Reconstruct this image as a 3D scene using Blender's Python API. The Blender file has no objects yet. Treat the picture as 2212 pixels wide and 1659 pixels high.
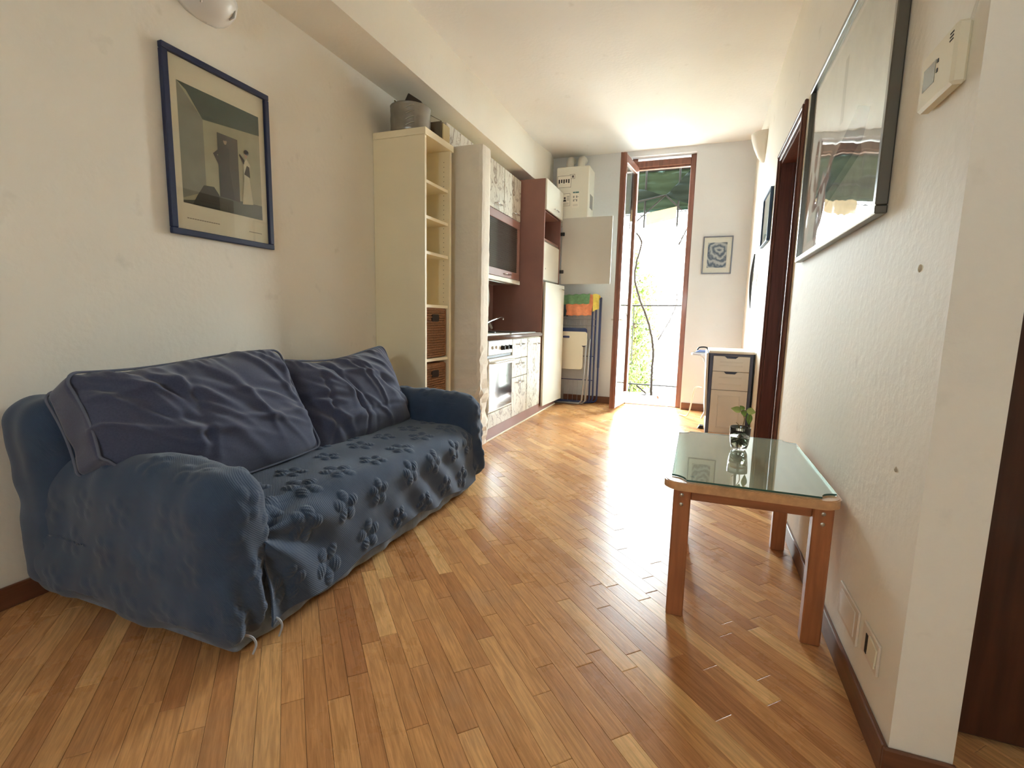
import bpy, math, random
import numpy as np
from mathutils import Matrix, Vector
random.seed(7); RNG = np.random.default_rng(5)
scene = bpy.context.scene
COL = scene.collection

# ------------------------------------------------------------------ camera, sky, exposure
FPX = 1059.79; CAMZ = 1.0476
R_ = Vector((0.93553483, 0.35259707, 0.02121052)); U_ = Vector((-0.0663118, 0.11632963, 0.99099453)); F_ = Vector((-0.34695435, 0.92851641, -0.13221176))
cam_d = bpy.data.cameras.new('camera'); cam = bpy.data.objects.new('camera', cam_d); COL.objects.link(cam)
cam_d.sensor_fit = 'HORIZONTAL'; cam_d.sensor_width = 36; cam_d.lens = 36 * FPX / 2212; cam_d.clip_start = .02; cam_d.clip_end = 200
m = Matrix((R_, U_, -F_)).transposed().to_4x4(); m.translation = (0, 0, CAMZ); cam.matrix_world = m
scene.camera = cam

world = bpy.data.worlds.new('sky'); scene.world = world; world.use_nodes = True
bg = world.node_tree.nodes['Background']; bg.inputs[0].default_value = (.82, .955, 1.0, 1); bg.inputs[1].default_value = 11.0
def portal(name, loc, sx, sy, rot):
    d = bpy.data.lights.new(name, 'AREA'); d.shape = 'RECTANGLE'; d.size = sx; d.size_y = sy; d.cycles.is_portal = True
    o = bpy.data.objects.new(name, d); COL.objects.link(o); o.location = loc; o.rotation_euler = rot
portal('portal_balcony', (-.49, 6.42, 1.46), .74, 2.92, (math.radians(-90), 0, 0))
portal('portal_back_fill', (-.35, -2.32, 1.6), .34, .34, (math.radians(90), 0, 0))  # portal for the added fill opening behind the camera
vs = scene.view_settings; vs.view_transform = 'Standard'; vs.look = 'None'; vs.gamma = 1; vs.use_curve_mapping = False; vs.exposure = 2.82
cy = scene.cycles; cy.max_bounces = 14; cy.diffuse_bounces = 8; cy.glossy_bounces = 6; cy.transmission_bounces = 8; cy.transparent_max_bounces = 12
cy.sample_clamp_indirect = 8; cy.caustics_refractive = False; cy.caustics_reflective = False; cy.use_denoising = True

# ------------------------------------------------------------------ materials
def lin(c):
    return tuple(((v / 255) / 12.92 if v / 255 <= .04045 else ((v / 255 + .055) / 1.055) ** 2.4) for v in c) + (1,)
MATS = {}
def mat(name, col=(200, 200, 200), rough=.5, metal=0, spec=.5, coat=0, trans=0, ior=1.45, var=None, bump=None, stretch=None, sheen=0, alpha=1):
    if name in MATS: return MATS[name]
    M = bpy.data.materials.new(name); M.use_nodes = True; nt = M.node_tree; b = nt.nodes['Principled BSDF']; MATS[name] = M
    c = lin(col); b.inputs['Base Color'].default_value = c; b.inputs['Roughness'].default_value = rough; b.inputs['Metallic'].default_value = metal
    b.inputs['Specular IOR Level'].default_value = spec; b.inputs['Coat Weight'].default_value = coat; b.inputs['Coat Roughness'].default_value = .12
    b.inputs['Transmission Weight'].default_value = trans; b.inputs['IOR'].default_value = ior; b.inputs['Sheen Weight'].default_value = sheen; b.inputs['Alpha'].default_value = alpha
    if var or bump:
        tc = nt.nodes.new('ShaderNodeTexCoord'); mp = nt.nodes.new('ShaderNodeMapping'); nt.links.new(tc.outputs['Object'], mp.inputs[0])
        if stretch: mp.inputs['Scale'].default_value = stretch
        def noise(sc, det):
            n = nt.nodes.new('ShaderNodeTexNoise'); n.inputs['Scale'].default_value = sc; n.inputs['Detail'].default_value = det; nt.links.new(mp.outputs[0], n.inputs['Vector']); return n
        if var:
            n = noise(var[0], 5); r = nt.nodes.new('ShaderNodeValToRGB'); nt.links.new(n.outputs['Fac'], r.inputs[0])
            a = var[1]; r.color_ramp.elements[0].position = .3; r.color_ramp.elements[1].position = .72
            r.color_ramp.elements[0].color = tuple(v * (1 - a) for v in c[:3]) + (1,); r.color_ramp.elements[1].color = tuple(min(1, v * (1 + a)) for v in c[:3]) + (1,)
            if len(var) > 2: r.color_ramp.elements[0].color = lin(var[2])
            nt.links.new(r.outputs[0], b.inputs['Base Color'])
        if bump:
            n = noise(bump[0], 4); bp = nt.nodes.new('ShaderNodeBump'); bp.inputs['Strength'].default_value = bump[1]; bp.inputs['Distance'].default_value = bump[2] if len(bump) > 2 else .004
            nt.links.new(n.outputs['Fac'], bp.inputs['Height']); nt.links.new(bp.outputs[0], b.inputs['Normal'])
    return M

def wallmat(name, col, stain=(150, 140, 118)):
    M = mat(name, col, rough=.62, spec=.3, var=(1.1, .04), bump=(38, .35, .004))
    nt = M.node_tree; b = nt.nodes['Principled BSDF']; tc = nt.nodes['Texture Coordinate']
    n = nt.nodes.new('ShaderNodeTexNoise'); n.inputs['Scale'].default_value = 7; n.inputs['Detail'].default_value = 8; nt.links.new(tc.outputs['Object'], n.inputs['Vector'])
    r = nt.nodes.new('ShaderNodeValToRGB'); r.color_ramp.elements[0].position = .66; r.color_ramp.elements[1].position = .82
    r.color_ramp.elements[0].color = (0, 0, 0, 1); r.color_ramp.elements[1].color = (.28, .28, .28, 1); nt.links.new(n.outputs['Fac'], r.inputs[0])
    mx = nt.nodes.new('ShaderNodeMixRGB'); src = b.inputs['Base Color'].links[0].from_socket
    nt.links.new(r.outputs[0], mx.inputs[0]); nt.links.new(src, mx.inputs[1]); mx.inputs[2].default_value = lin(stain); nt.links.new(mx.outputs[0], b.inputs['Base Color'])
    return M
wallmat('wall_paint', (241, 236, 224)); wallmat('ceiling_paint', (240, 239, 235)); wallmat('old_plaster', (216, 217, 219), (168, 164, 156))
mat('plaster_rough', (236, 230, 217), .8, bump=(45, .4, .006), var=(6, .05))

def planks_material():
    M = bpy.data.materials.new('oak_planks'); M.use_nodes = True; nt = M.node_tree; b = nt.nodes['Principled BSDF']; MATS['oak_planks'] = M
    L = nt.links.new
    geo = nt.nodes.new('ShaderNodeNewGeometry'); at = nt.nodes.new('ShaderNodeAttribute'); at.attribute_name = 'tint'
    mp = nt.nodes.new('ShaderNodeMapping'); mp.inputs['Rotation'].default_value = (0, 0, math.radians(45)); L(geo.outputs['Position'], mp.inputs[0])
    sep = nt.nodes.new('ShaderNodeSeparateColor'); L(at.outputs['Color'], sep.inputs[0])
    # offset every plank's grain by its own number
    cmb = nt.nodes.new('ShaderNodeCombineXYZ'); mu = nt.nodes.new('ShaderNodeMath'); mu.operation = 'MULTIPLY'; mu.inputs[1].default_value = 37
    L(sep.outputs[1], mu.inputs[0]); L(mu.outputs[0], cmb.inputs[0]); L(mu.outputs[0], cmb.inputs[2])
    add = nt.nodes.new('ShaderNodeVectorMath'); L(mp.outputs[0], add.inputs[0]); L(cmb.outputs[0], add.inputs[1])
    sc = nt.nodes.new('ShaderNodeVectorMath'); sc.operation = 'MULTIPLY'; sc.inputs[1].default_value = (1.6, 22, 22); L(add.outputs[0], sc.inputs[0])
    n = nt.nodes.new('ShaderNodeTexNoise'); n.inputs['Scale'].default_value = 3.2; n.inputs['Detail'].default_value = 6; n.inputs['Distortion'].default_value = 1.4; L(sc.outputs[0], n.inputs['Vector'])
    wv = nt.nodes.new('ShaderNodeTexNoise'); wv.inputs['Scale'].default_value = 14; wv.inputs['Detail'].default_value = 3; L(sc.outputs[0], wv.inputs['Vector'])
    base = nt.nodes.new('ShaderNodeValToRGB'); e = base.color_ramp.elements
    e[0].position = 0; e[0].color = lin((178, 124, 82)); e[1].position = 1; e[1].color = lin((236, 192, 134))
    e.new(.33).color = lin((198, 144, 96)); e.new(.66).color = lin((216, 164, 110)); L(sep.outputs[0], base.inputs[0])
    gr = nt.nodes.new('ShaderNodeValToRGB'); g = gr.color_ramp.elements; g[0].position = .36; g[0].color = (.74, .68, .62, 1); g[1].position = .62; g[1].color = (1.08, 1.05, 1.02, 1)
    L(n.outputs['Fac'], gr.inputs[0])
    g2 = nt.nodes.new('ShaderNodeValToRGB'); g = g2.color_ramp.elements; g[0].position = .3; g[0].color = (.84, .82, .8, 1); g[1].position = .6; g[1].color = (1, 1, 1, 1); L(wv.outputs['Fac'], g2.inputs[0])
    m1 = nt.nodes.new('ShaderNodeMixRGB'); m1.blend_type = 'MULTIPLY'; m1.inputs[0].default_value = .8; L(base.outputs[0], m1.inputs[1]); L(gr.outputs[0], m1.inputs[2])
    m2 = nt.nodes.new('ShaderNodeMixRGB'); m2.blend_type = 'MULTIPLY'; m2.inputs[0].default_value = .8; L(m1.outputs[0], m2.inputs[1]); L(g2.outputs[0], m2.inputs[2])
    # worn, greyish traffic patches
    wn = nt.nodes.new('ShaderNodeTexNoise'); wn.inputs['Scale'].default_value = 2.3; wn.inputs['Detail'].default_value = 9; wn.inputs['Roughness'].default_value = .68; L(geo.outputs['Position'], wn.inputs['Vector'])
    wr = nt.nodes.new('ShaderNodeValToRGB'); g = wr.color_ramp.elements; g[0].position = .53; g[0].color = (0, 0, 0, 1); g[1].position = .75; g[1].color = (.42, .42, .42, 1); L(wn.outputs['Fac'], wr.inputs[0])
    m3 = nt.nodes.new('ShaderNodeMixRGB'); L(wr.outputs[0], m3.inputs[0]); L(m2.outputs[0], m3.inputs[1]); m3.inputs[2].default_value = lin((178, 150, 122)); L(m3.outputs[0], b.inputs['Base Color'])
    rr = nt.nodes.new('ShaderNodeMapRange'); rr.inputs['To Min'].default_value = .17; rr.inputs['To Max'].default_value = .40; L(wn.outputs['Fac'], rr.inputs['Value']); L(rr.outputs[0], b.inputs['Roughness'])
    b.inputs['Specular IOR Level'].default_value = .17
    bp = nt.nodes.new('ShaderNodeBump'); bp.inputs['Strength'].default_value = .16; bp.inputs['Distance'].default_value = .003
    ad = nt.nodes.new('ShaderNodeMath'); ad.operation = 'ADD'; L(n.outputs['Fac'], ad.inputs[0]); L(wn.outputs['Fac'], ad.inputs[1]); L(ad.outputs[0], bp.inputs['Height']); L(bp.outputs[0], b.inputs['Normal'])
planks_material()

def wood(name, col, rough=.4, sx=(1.5, 14, 14), coat=.1, amt=.28):
    return mat(name, col, rough, coat=coat, var=(3.2, amt), bump=(6, .12, .002), stretch=sx)
wood('door_wood', (104, 62, 50), .38, (16, 16, 1.2)); wood('door_wood_flat', (104, 62, 50), .38, (16, 1.2, 16))
wood('skirting_wood', (112, 72, 50), .4, (12, 1, 12)); wood('skirting_wood_x', (112, 72, 50), .4, (1, 12, 12))
wood('pine_leg', (166, 106, 66), .42, (14, 14, 1.4), .2, .22); wood('pine_top', (206, 160, 116), .22, (12, 1.2, 12), .5, .15); wood('pine_rail', (164, 106, 68), .42, (1.4, 14, 14), .2, .22)
wood('dark_wardrobe', (74, 42, 26), .45, (12, 12, 1), .1, .3)
wood('french_wood', (124, 80, 64), .4, (14, 14, 1), .15, .25)
mat('kitchen_brown', (146, 106, 96), .45, var=(4, .08)); mat('kitchen_brown_dark', (60, 36, 34), .5)
mat('cream_laminate', (242, 231, 200), .45, var=(2, .03)); mat('cream_inner', (238, 228, 198), .5)
mat('white_lacquer', (220, 217, 205), .25, var=(2, .02)); mat('door_back_grey', (206, 202, 194), .45)
mat('steel', (196, 194, 188), .28, metal=1); mat('chrome', (220, 220, 220), .1, metal=1); mat('dark_metal', (60, 58, 56), .4, metal=.8)
mat('black_plastic', (22, 22, 24), .4); mat('white_plastic', (236, 232, 222), .35); mat('ivory_plastic', (228, 220, 196), .4)
mat('oven_white', (222, 218, 208), .3); mat('oven_glass', (16, 17, 18), .05, spec=1.0, ior=1.7, coat=1)
mat('worktop', (214, 208, 198), .3, var=(30, .1)); mat('worktop_brown', (112, 92, 84), .35, var=(25, .12))
mat('rubber', (30, 30, 30), .6); mat('hose', (206, 200, 190), .5); mat('cable', (226, 220, 206), .5)
mat('denim_dark', (74, 80, 104), .9, spec=.15, sheen=.3, var=(160, .10), bump=(420, .25, .001))
mat('piping', (104, 110, 128), .85, spec=.15)
mat('denim_skirt', (118, 132, 152), .9, spec=.12, sheen=.2, var=(30, .18), bump=(300, .3, .001))
mat('tie_cord', (176, 180, 186), .8)
def quilt():
    M = mat('quilt_blue', (60, 77, 102), .86, spec=.18, sheen=.25, var=(9, .12)); nt = M.node_tree; b = nt.nodes['Principled BSDF']; tc = nt.nodes['Texture Coordinate']
    w = []
    for rot in ((0, 0, 0), (math.radians(90), 0, math.radians(90))):
        mp = nt.nodes.new('ShaderNodeMapping'); mp.inputs['Rotation'].default_value = rot; nt.links.new(tc.outputs['Object'], mp.inputs[0])
        t = nt.nodes.new('ShaderNodeTexWave'); t.inputs['Scale'].default_value = 85; t.inputs['Distortion'].default_value = 2.0; t.bands_direction = 'DIAGONAL'; nt.links.new(mp.outputs[0], t.inputs['Vector']); w.append(t)
    mu = nt.nodes.new('ShaderNodeMath'); mu.operation = 'MULTIPLY'; nt.links.new(w[0].outputs['Fac'], mu.inputs[0]); nt.links.new(w[1].outputs['Fac'], mu.inputs[1])
    bp = nt.nodes.new('ShaderNodeBump'); bp.inputs['Strength'].default_value = .3; bp.inputs['Distance'].default_value = .002
    nt.links.new(mu.outputs[0], bp.inputs['Height']); nt.links.new(bp.outputs[0], b.inputs['Normal'])
quilt()
mat('navy_frame', (34, 44, 78), .4); mat('mat_cream', (242, 232, 208), .7); mat('mat_white', (236, 236, 234), .7); mat('caption_ink', (150, 140, 120), .8)
mat('silver_frame', (118, 117, 112), .3, metal=1, stretch=(1, 40, 1), bump=(12, .2, .001)); mat('grey_frame', (120, 126, 140), .35, metal=.6)
mat('blue_edge', (40, 66, 96), .4)
def glassmat(name, col=(255, 255, 255), rough=0.0, ior=1.5):
    """thin architectural glass: clear, with a Fresnel reflection"""
    M = bpy.data.materials.new(name); M.use_nodes = True; nt = M.node_tree; MATS[name] = M; nt.nodes.remove(nt.nodes['Principled BSDF'])
    out = nt.nodes['Material Output']; t = nt.nodes.new('ShaderNodeBsdfTransparent'); t.inputs[0].default_value = lin(col)
    g = nt.nodes.new('ShaderNodeBsdfGlossy'); g.inputs['Roughness'].default_value = rough; f = nt.nodes.new('ShaderNodeFresnel'); f.inputs[0].default_value = ior
    ge = nt.nodes.new('ShaderNodeNewGeometry'); mr = nt.nodes.new('ShaderNodeMapRange'); mr.inputs['To Min'].default_value = ior; mr.inputs['To Max'].default_value = 1 / ior; nt.links.new(ge.outputs['Backfacing'], mr.inputs['Value']); nt.links.new(mr.outputs[0], f.inputs[0])
    mx = nt.nodes.new('ShaderNodeMixShader'); nt.links.new(f.outputs[0], mx.inputs[0]); nt.links.new(t.outputs[0], mx.inputs[1]); nt.links.new(g.outputs[0], mx.inputs[2]); nt.links.new(mx.outputs[0], out.inputs[0])
    return M, nt, g, f
glassmat('pane_glass', (246, 250, 248)); glassmat('picture_glass', (250, 250, 248))
M, nt, g, f = glassmat('wavy_picture_glass', (250, 250, 248), .02)
tc = nt.nodes.new('ShaderNodeTexCoord'); n = nt.nodes.new('ShaderNodeTexNoise'); n.inputs['Scale'].default_value = 3.0; nt.links.new(tc.outputs['Object'], n.inputs['Vector'])
bp = nt.nodes.new('ShaderNodeBump'); bp.inputs['Strength'].default_value = .5; bp.inputs['Distance'].default_value = .008; nt.links.new(n.outputs['Fac'], bp.inputs['Height']); nt.links.new(bp.outputs[0], g.inputs['Normal'])
M, nt, g, f = glassmat('green_glass', (226, 240, 230), .008, 2.3)
df = nt.nodes.new('ShaderNodeBsdfDiffuse'); df.inputs[0].default_value = lin((206, 218, 200)); m5 = nt.nodes.new('ShaderNodeMixShader'); m5.inputs[0].default_value = .36      # pale green diffuse mixed in to brighten the weak reflection
mxx = [n_ for n_ in nt.nodes if n_.type == 'MIX_SHADER' and n_ is not m5][0]; nt.links.new(mxx.inputs[1].links[0].from_socket, m5.inputs[1]); nt.links.new(df.outputs[0], m5.inputs[2]); nt.links.new(m5.outputs[0], mxx.inputs[1])
mat('green_glass_edge', (60, 92, 82), .15)
mat('clear_glass', (250, 252, 250), .0, trans=1, ior=1.45); mat('water', (232, 244, 230), 0, trans=1, ior=1.33)
mat('ribbed_glass', (66, 62, 58), .12, spec=.8)
mat('leaf_green', (120, 150, 70), .5, var=(20, .25)); mat('leaf_pale', (176, 190, 110), .5, var=(20, .2)); mat('stem', (120, 100, 60), .6); mat('root_green', (50, 66, 30), .7, var=(40, .5))
mat('tree_leaf', (96, 114, 50), .6, var=(3, .35)); mat('bark', (92, 74, 62), .8, var=(8, .3)); mat('vine_bark', (40, 35, 33), .85, spec=.15)
mat('awning_green', (72, 116, 90), .85, var=(3, .15), stretch=(1, 1, 12)); mat('awning_shade', (52, 78, 72), .9)
mat('printed_sheet', (168, 160, 142), .8); mat('grey_iron', (38, 38, 40), .7, spec=.2); mat('far_wall_paint', (226, 222, 214), .8); mat('far_roof', (150, 96, 76), .8); mat('terracotta', (150, 90, 70), .7)
mat('balcony_tile', (118, 108, 98), .5, var=(6, .1)); mat('street_paving', (128, 126, 122), .8, var=(.3, .1)); mat('stucco', (150, 132, 108), .85, var=(2, .06)); mat('threshold_stone', (150, 140, 130), .4, var=(8, .12))
mat('wicker', (150, 104, 66), .6, var=(60, .35), bump=(120, 1, .006), stretch=(1, 1, 2.2)); mat('wicker_dark', (40, 26, 18), .8)
mat('tin', (150, 148, 142), .32, metal=.9, var=(9, .2), bump=(24, .5, .004)); mat('cardboard', (120, 108, 88), .8, var=(6, .12)); mat('cardboard_light', (206, 186, 140), .8); mat('dark_stuff', (64, 56, 46), .7)
mat('boiler_white', (230, 228, 216), .35); mat('label_paper', (238, 234, 222), .6); mat('label_ink', (52, 50, 52), .6); mat('label_grey', (150, 148, 144), .6); mat('label_teal', (70, 120, 120), .6); mat('pipe_white', (220, 216, 206), .4)
mat('rack_blue', (58, 70, 116), .4); mat('wire', (176, 176, 178), .35, metal=.6); mat('stool_white', (226, 220, 202), .4); mat('stool_grey', (170, 166, 158), .5)
mat('cloth_green', (116, 160, 120), .9, var=(40, .15)); mat('cloth_orange', (244, 160, 120), .9, var=(40, .1)); mat('cloth_yellow', (240, 220, 112), .9, var=(40, .1)); mat('cloth_teal', (66, 88, 100), .9, var=(40, .1))
mat('cart_white', (228, 224, 216), .4, var=(3, .03)); mat('cart_blue', (86, 94, 118), .45); mat('cart_top', (230, 222, 206), .3, var=(12, .05))
mat('iron_blue', (120, 140, 190), .3); mat('board_cover', (210, 214, 226), .7); mat('sconce_plaster', (226, 220, 208), .6); mat('opal_glass', (236, 234, 230), .25)
mat('lcd', (120, 124, 118), .2); mat('dark_strip', (58, 56, 58), .6); mat('paint_chip', (206, 198, 178), .8); mat('hole', (50, 44, 36), .9); mat('beige_plate', (224, 212, 196), .4)
def marble():
    M = mat('marbled_white', (208, 202, 188), .4, var=(3, .03)); nt = M.node_tree; b = nt.nodes['Principled BSDF']; tc = nt.nodes['Texture Coordinate']; L = nt.links.new
    mp = nt.nodes.new('ShaderNodeMapping'); mp.inputs['Scale'].default_value = (2.2, 2.2, 1.2); L(tc.outputs['Object'], mp.inputs[0])
    src = b.inputs['Base Color'].links[0].from_socket
    for sc_, w, colr in ((3.0, .013, (104, 80, 58)), (6.0, .009, (146, 124, 98))):
        n = nt.nodes.new('ShaderNodeTexNoise'); n.inputs['Scale'].default_value = sc_; n.inputs['Detail'].default_value = 7; n.inputs['Distortion'].default_value = .9; L(mp.outputs[0], n.inputs['Vector'])
        r = nt.nodes.new('ShaderNodeValToRGB'); e = r.color_ramp.elements; e[0].position = .5 - w * 2; e[0].color = (0, 0, 0, 1); e[1].position = .5 + w * 2; e[1].color = (0, 0, 0, 1); e.new(.5).color = (.85, .85, .85, 1); L(n.outputs['Fac'], r.inputs[0])
        mx = nt.nodes.new('ShaderNodeMixRGB'); L(r.outputs[0], mx.inputs[0]); L(src, mx.inputs[1]); mx.inputs[2].default_value = lin(colr); src = mx.outputs[0]
    L(src, b.inputs['Base Color'])
marble()
def swirl():
    M = mat('blue_swirl_print', (110, 128, 156), .7); nt = M.node_tree; b = nt.nodes['Principled BSDF']; L = nt.links.new
    tc = nt.nodes.new('ShaderNodeTexCoord'); w = nt.nodes.new('ShaderNodeTexWave'); w.wave_type = 'RINGS'; w.rings_direction = 'SPHERICAL'; w.inputs['Scale'].default_value = 5.5; w.inputs['Distortion'].default_value = 7; w.inputs['Detail'].default_value = 3; w.inputs['Detail Scale'].default_value = 2.4
    mp = nt.nodes.new('ShaderNodeMapping'); mp.inputs['Location'].default_value = (-.02, 0, -.05); L(tc.outputs['Object'], mp.inputs[0]); L(mp.outputs[0], w.inputs['Vector'])
    r = nt.nodes.new('ShaderNodeValToRGB'); e = r.color_ramp.elements; e[0].color = lin((84, 104, 134)); e[1].color = lin((196, 202, 212)); L(w.outputs['Fac'], r.inputs[0]); L(r.outputs[0], b.inputs['Base Color'])
swirl()
for k, c in dict(pr_wall=(176, 170, 142), pr_wall_left=(140, 140, 126), pr_ceiling=(58, 76, 64), pr_door=(52, 56, 48), pr_door_leaf=(74, 66, 60), pr_dark=(56, 50, 48), pr_skin=(176, 150, 130), pr_white=(214, 206, 178), pr_floor=(92, 92, 80), pr_lump=(64, 64, 56),
                 pr_pale=(214, 218, 214), pr_grey=(150, 158, 156), pr_dgrey=(92, 104, 106), pr_sky=(168, 196, 196), pr_green=(120, 150, 130)).items(): mat(k, c, .75, var=(14, .10))

# ------------------------------------------------------------------ mesh building
WL = {}
def wl(o): return WL.get(o.name, Vector((0, 0, 0)))
def setp(o, label=None, cat=None, group=None, kind=None):
    if label: o['label'] = label
    if cat: o['category'] = cat
    if group: o['group'] = group
    if kind: o['kind'] = kind
    return o
def thing(name, loc, label, cat, group=None, kind=None):
    o = bpy.data.objects.new(name, None); COL.objects.link(o); o.location = loc; o.empty_display_size = .1; WL[o.name] = Vector(loc)
    return setp(o, label, cat, group, kind)
def link_mesh(name, V, F, mats, parent=None, smooth=False, mi=None, label=None, cat=None, group=None, kind=None):
    V = np.asarray(V, dtype=float); lo, hi = V.min(0), V.max(0)
    c = Vector(((lo[0] + hi[0]) / 2, (lo[1] + hi[1]) / 2, lo[2] if parent is None else (lo[2] + hi[2]) / 2))
    me = bpy.data.meshes.new(name); me.from_pydata((V - np.array(c)).tolist(), [], F if isinstance(F, list) else F.tolist())
    if isinstance(mats, (str, bpy.types.Material)): mats = [mats]
    for q in mats: me.materials.append(MATS[q] if isinstance(q, str) else q)
    if mi is not None: me.polygons.foreach_set('material_index', mi)
    if smooth is True: me.polygons.foreach_set('use_smooth', [True] * len(me.polygons))
    elif smooth: me.polygons.foreach_set('use_smooth', smooth)
    me.update(); o = bpy.data.objects.new(name, me); COL.objects.link(o); WL[o.name] = c
    if parent is not None: o.parent = parent; o.location = c - wl(parent)
    else: o.location = c
    return setp(o, label, cat, group, kind)

class B:
    def __init__(s): s.V = []; s.F = []; s.S = []; s.M = None; s.mi = []; s.cm = 0
    def add(s, vs, fs, smooth=False):
        n = len(s.V)
        for v in vs:
            v = Vector(v); s.V.append(tuple(s.M @ v) if s.M else tuple(v))
        for f in fs: s.F.append([n + i for i in f]); s.S.append(smooth); s.mi.append(s.cm)
        return s
    def box(s, x0, x1, y0, y1, z0, z1, b=0):
        """box, chamfered by b along every edge"""
        x0, x1 = min(x0, x1), max(x0, x1); y0, y1 = min(y0, y1), max(y0, y1); z0, z1 = min(z0, z1), max(z0, z1)
        if b <= 0:
            return s.add([(x, y, z) for z in (z0, z1) for y in (y0, y1) for x in (x0, x1)], [(0, 2, 3, 1), (4, 5, 7, 6), (0, 1, 5, 4), (2, 6, 7, 3), (0, 4, 6, 2), (1, 3, 7, 5)])
        b = min(b, (x1 - x0) * .45, (y1 - y0) * .45, (z1 - z0) * .45); vs = []; idx = {}
        for i, X in enumerate((x0, x1)):
            for j, Y in enumerate((y0, y1)):
                for k, Z in enumerate((z0, z1)):
                    sx, sy, sz = (1, -1)[i], (1, -1)[j], (1, -1)[k]
                    for a, p in enumerate(((X, Y + sy * b, Z + sz * b), (X + sx * b, Y, Z + sz * b), (X + sx * b, Y + sy * b, Z))): idx[i, j, k, a] = len(vs); vs.append(p)
        I = idx; f = []
        def q(l): f.append([I[t] for t in l])
        for i in (0, 1):
            l = [(i, 0, 0, 0), (i, 1, 0, 0), (i, 1, 1, 0), (i, 0, 1, 0)]; q(l if i else l[::-1])
            l = [(0, i, 0, 1), (1, i, 0, 1), (1, i, 1, 1), (0, i, 1, 1)]; q(l[::-1] if i else l)
            l = [(0, 0, i, 2), (1, 0, i, 2), (1, 1, i, 2), (0, 1, i, 2)]; q(l if i else l[::-1])
        for i in (0, 1):
            for j in (0, 1):
                fl = (i + j) % 2
                l = [(i, j, 0, 0), (i, j, 1, 0), (i, j, 1, 1), (i, j, 0, 1)]; q(l if not fl else l[::-1])
                l = [(i, 0, j, 0), (i, 1, j, 0), (i, 1, j, 2), (i, 0, j, 2)]; q(l[::-1] if not fl else l)
                l = [(0, i, j, 1), (1, i, j, 1), (1, i, j, 2), (0, i, j, 2)]; q(l if not fl else l[::-1])
                for k in (0, 1):
                    l = [(i, j, k, 0), (i, j, k, 1), (i, j, k, 2)]; q(l[::-1] if (i + j + k) % 2 == 0 else l)
        return s.add(vs, f)
    def tube(s, pts, r, n=8, cap=True, closed=False):
        pts = [Vector(p) for p in pts]; m = len(pts); rs = r if isinstance(r, (list, tuple)) else [r] * m; vs = []; up = None
        for i, p in enumerate(pts):
            a = pts[(i - 1) % m] if (i > 0 or closed) else p; c = pts[(i + 1) % m] if (i < m - 1 or closed) else p
            t = (c - a).normalized()
            if up is None: up = Vector((0, 0, 1)) if abs(t.z) < .9 else Vector((1, 0, 0))
            sd = t.cross(up).normalized(); up = sd.cross(t).normalized()
            for k in range(n):
                an = 2 * math.pi * k / n; vs.append(p + (sd * math.cos(an) + up * math.sin(an)) * rs[i])
        fs = []
        for i in range(m if closed else m - 1):
            j = (i + 1) % m
            for k in range(n): fs.append((i * n + k, j * n + k, j * n + (k + 1) % n, i * n + (k + 1) % n))
        s.add(vs, fs, True)
        if cap and not closed: s.add(vs[:n], [list(range(n))]); s.add(vs[-n:], [list(range(n))[::-1]])
        return s
    def lathe(s, prof, c=(0, 0, 0), n=24, axis='z', smooth=True):
        vs = []
        for r, z in prof:
            for k in range(n):
                a = 2 * math.pi * k / n; x, y = r * math.cos(a), r * math.sin(a)
                p = {'z': (x, y, z), 'x': (z, x, y), 'y': (y, z, x)}[axis]; vs.append((p[0] + c[0], p[1] + c[1], p[2] + c[2]))
        fs = []
        for i in range(len(prof) - 1):
            for k in range(n): fs.append((i * n + k, i * n + (k + 1) % n, (i + 1) * n + (k + 1) % n, (i + 1) * n + k))
        return s.add(vs, fs, smooth)
    def prism(s, poly, a0, a1, axis='z'):
        """2D polygon extruded along an axis: z -> (x,y), x -> (y,z), y -> (x,z)"""
        def P(u, v, a): return {'z': (u, v, a), 'x': (a, u, v), 'y': (u, a, v)}[axis]
        n = len(poly); vs = [P(u, v, a0) for u, v in poly] + [P(u, v, a1) for u, v in poly]
        return s.add(vs, [list(range(n))[::-1], list(range(n, 2 * n))] + [(i, (i + 1) % n, n + (i + 1) % n, n + i) for i in range(n)])
    def obj(s, name, mats, parent=None, **k): return link_mesh(name, s.V, s.F, mats, parent, smooth=s.S, mi=s.mi, **k)
def spline(pts, n=8):
    P = [Vector(p) for p in pts]; out = []
    for i in range(len(P) - 1):
        a, b, c, d = P[max(i - 1, 0)], P[i], P[i + 1], P[min(i + 2, len(P) - 1)]
        for k in range(n):
            t = k / n; out.append(.5 * (2 * b + (c - a) * t + (2 * a - 5 * b + 4 * c - d) * t * t + (3 * b - a - 3 * c + d) * t ** 3))
    return out + [P[-1]]
def rrect(u0, u1, v0, v1, r, n=5):
    o = []
    for cx, cy, a in ((u1 - r, v0 + r, -90), (u1 - r, v1 - r, 0), (u0 + r, v1 - r, 90), (u0 + r, v0 + r, 180)):
        for k in range(n + 1): t = math.radians(a + 90 * k / n); o.append((cx + r * math.cos(t), cy + r * math.sin(t)))
    return o
def bx(*a, b=0): return B().box(*a, b=b)

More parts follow.
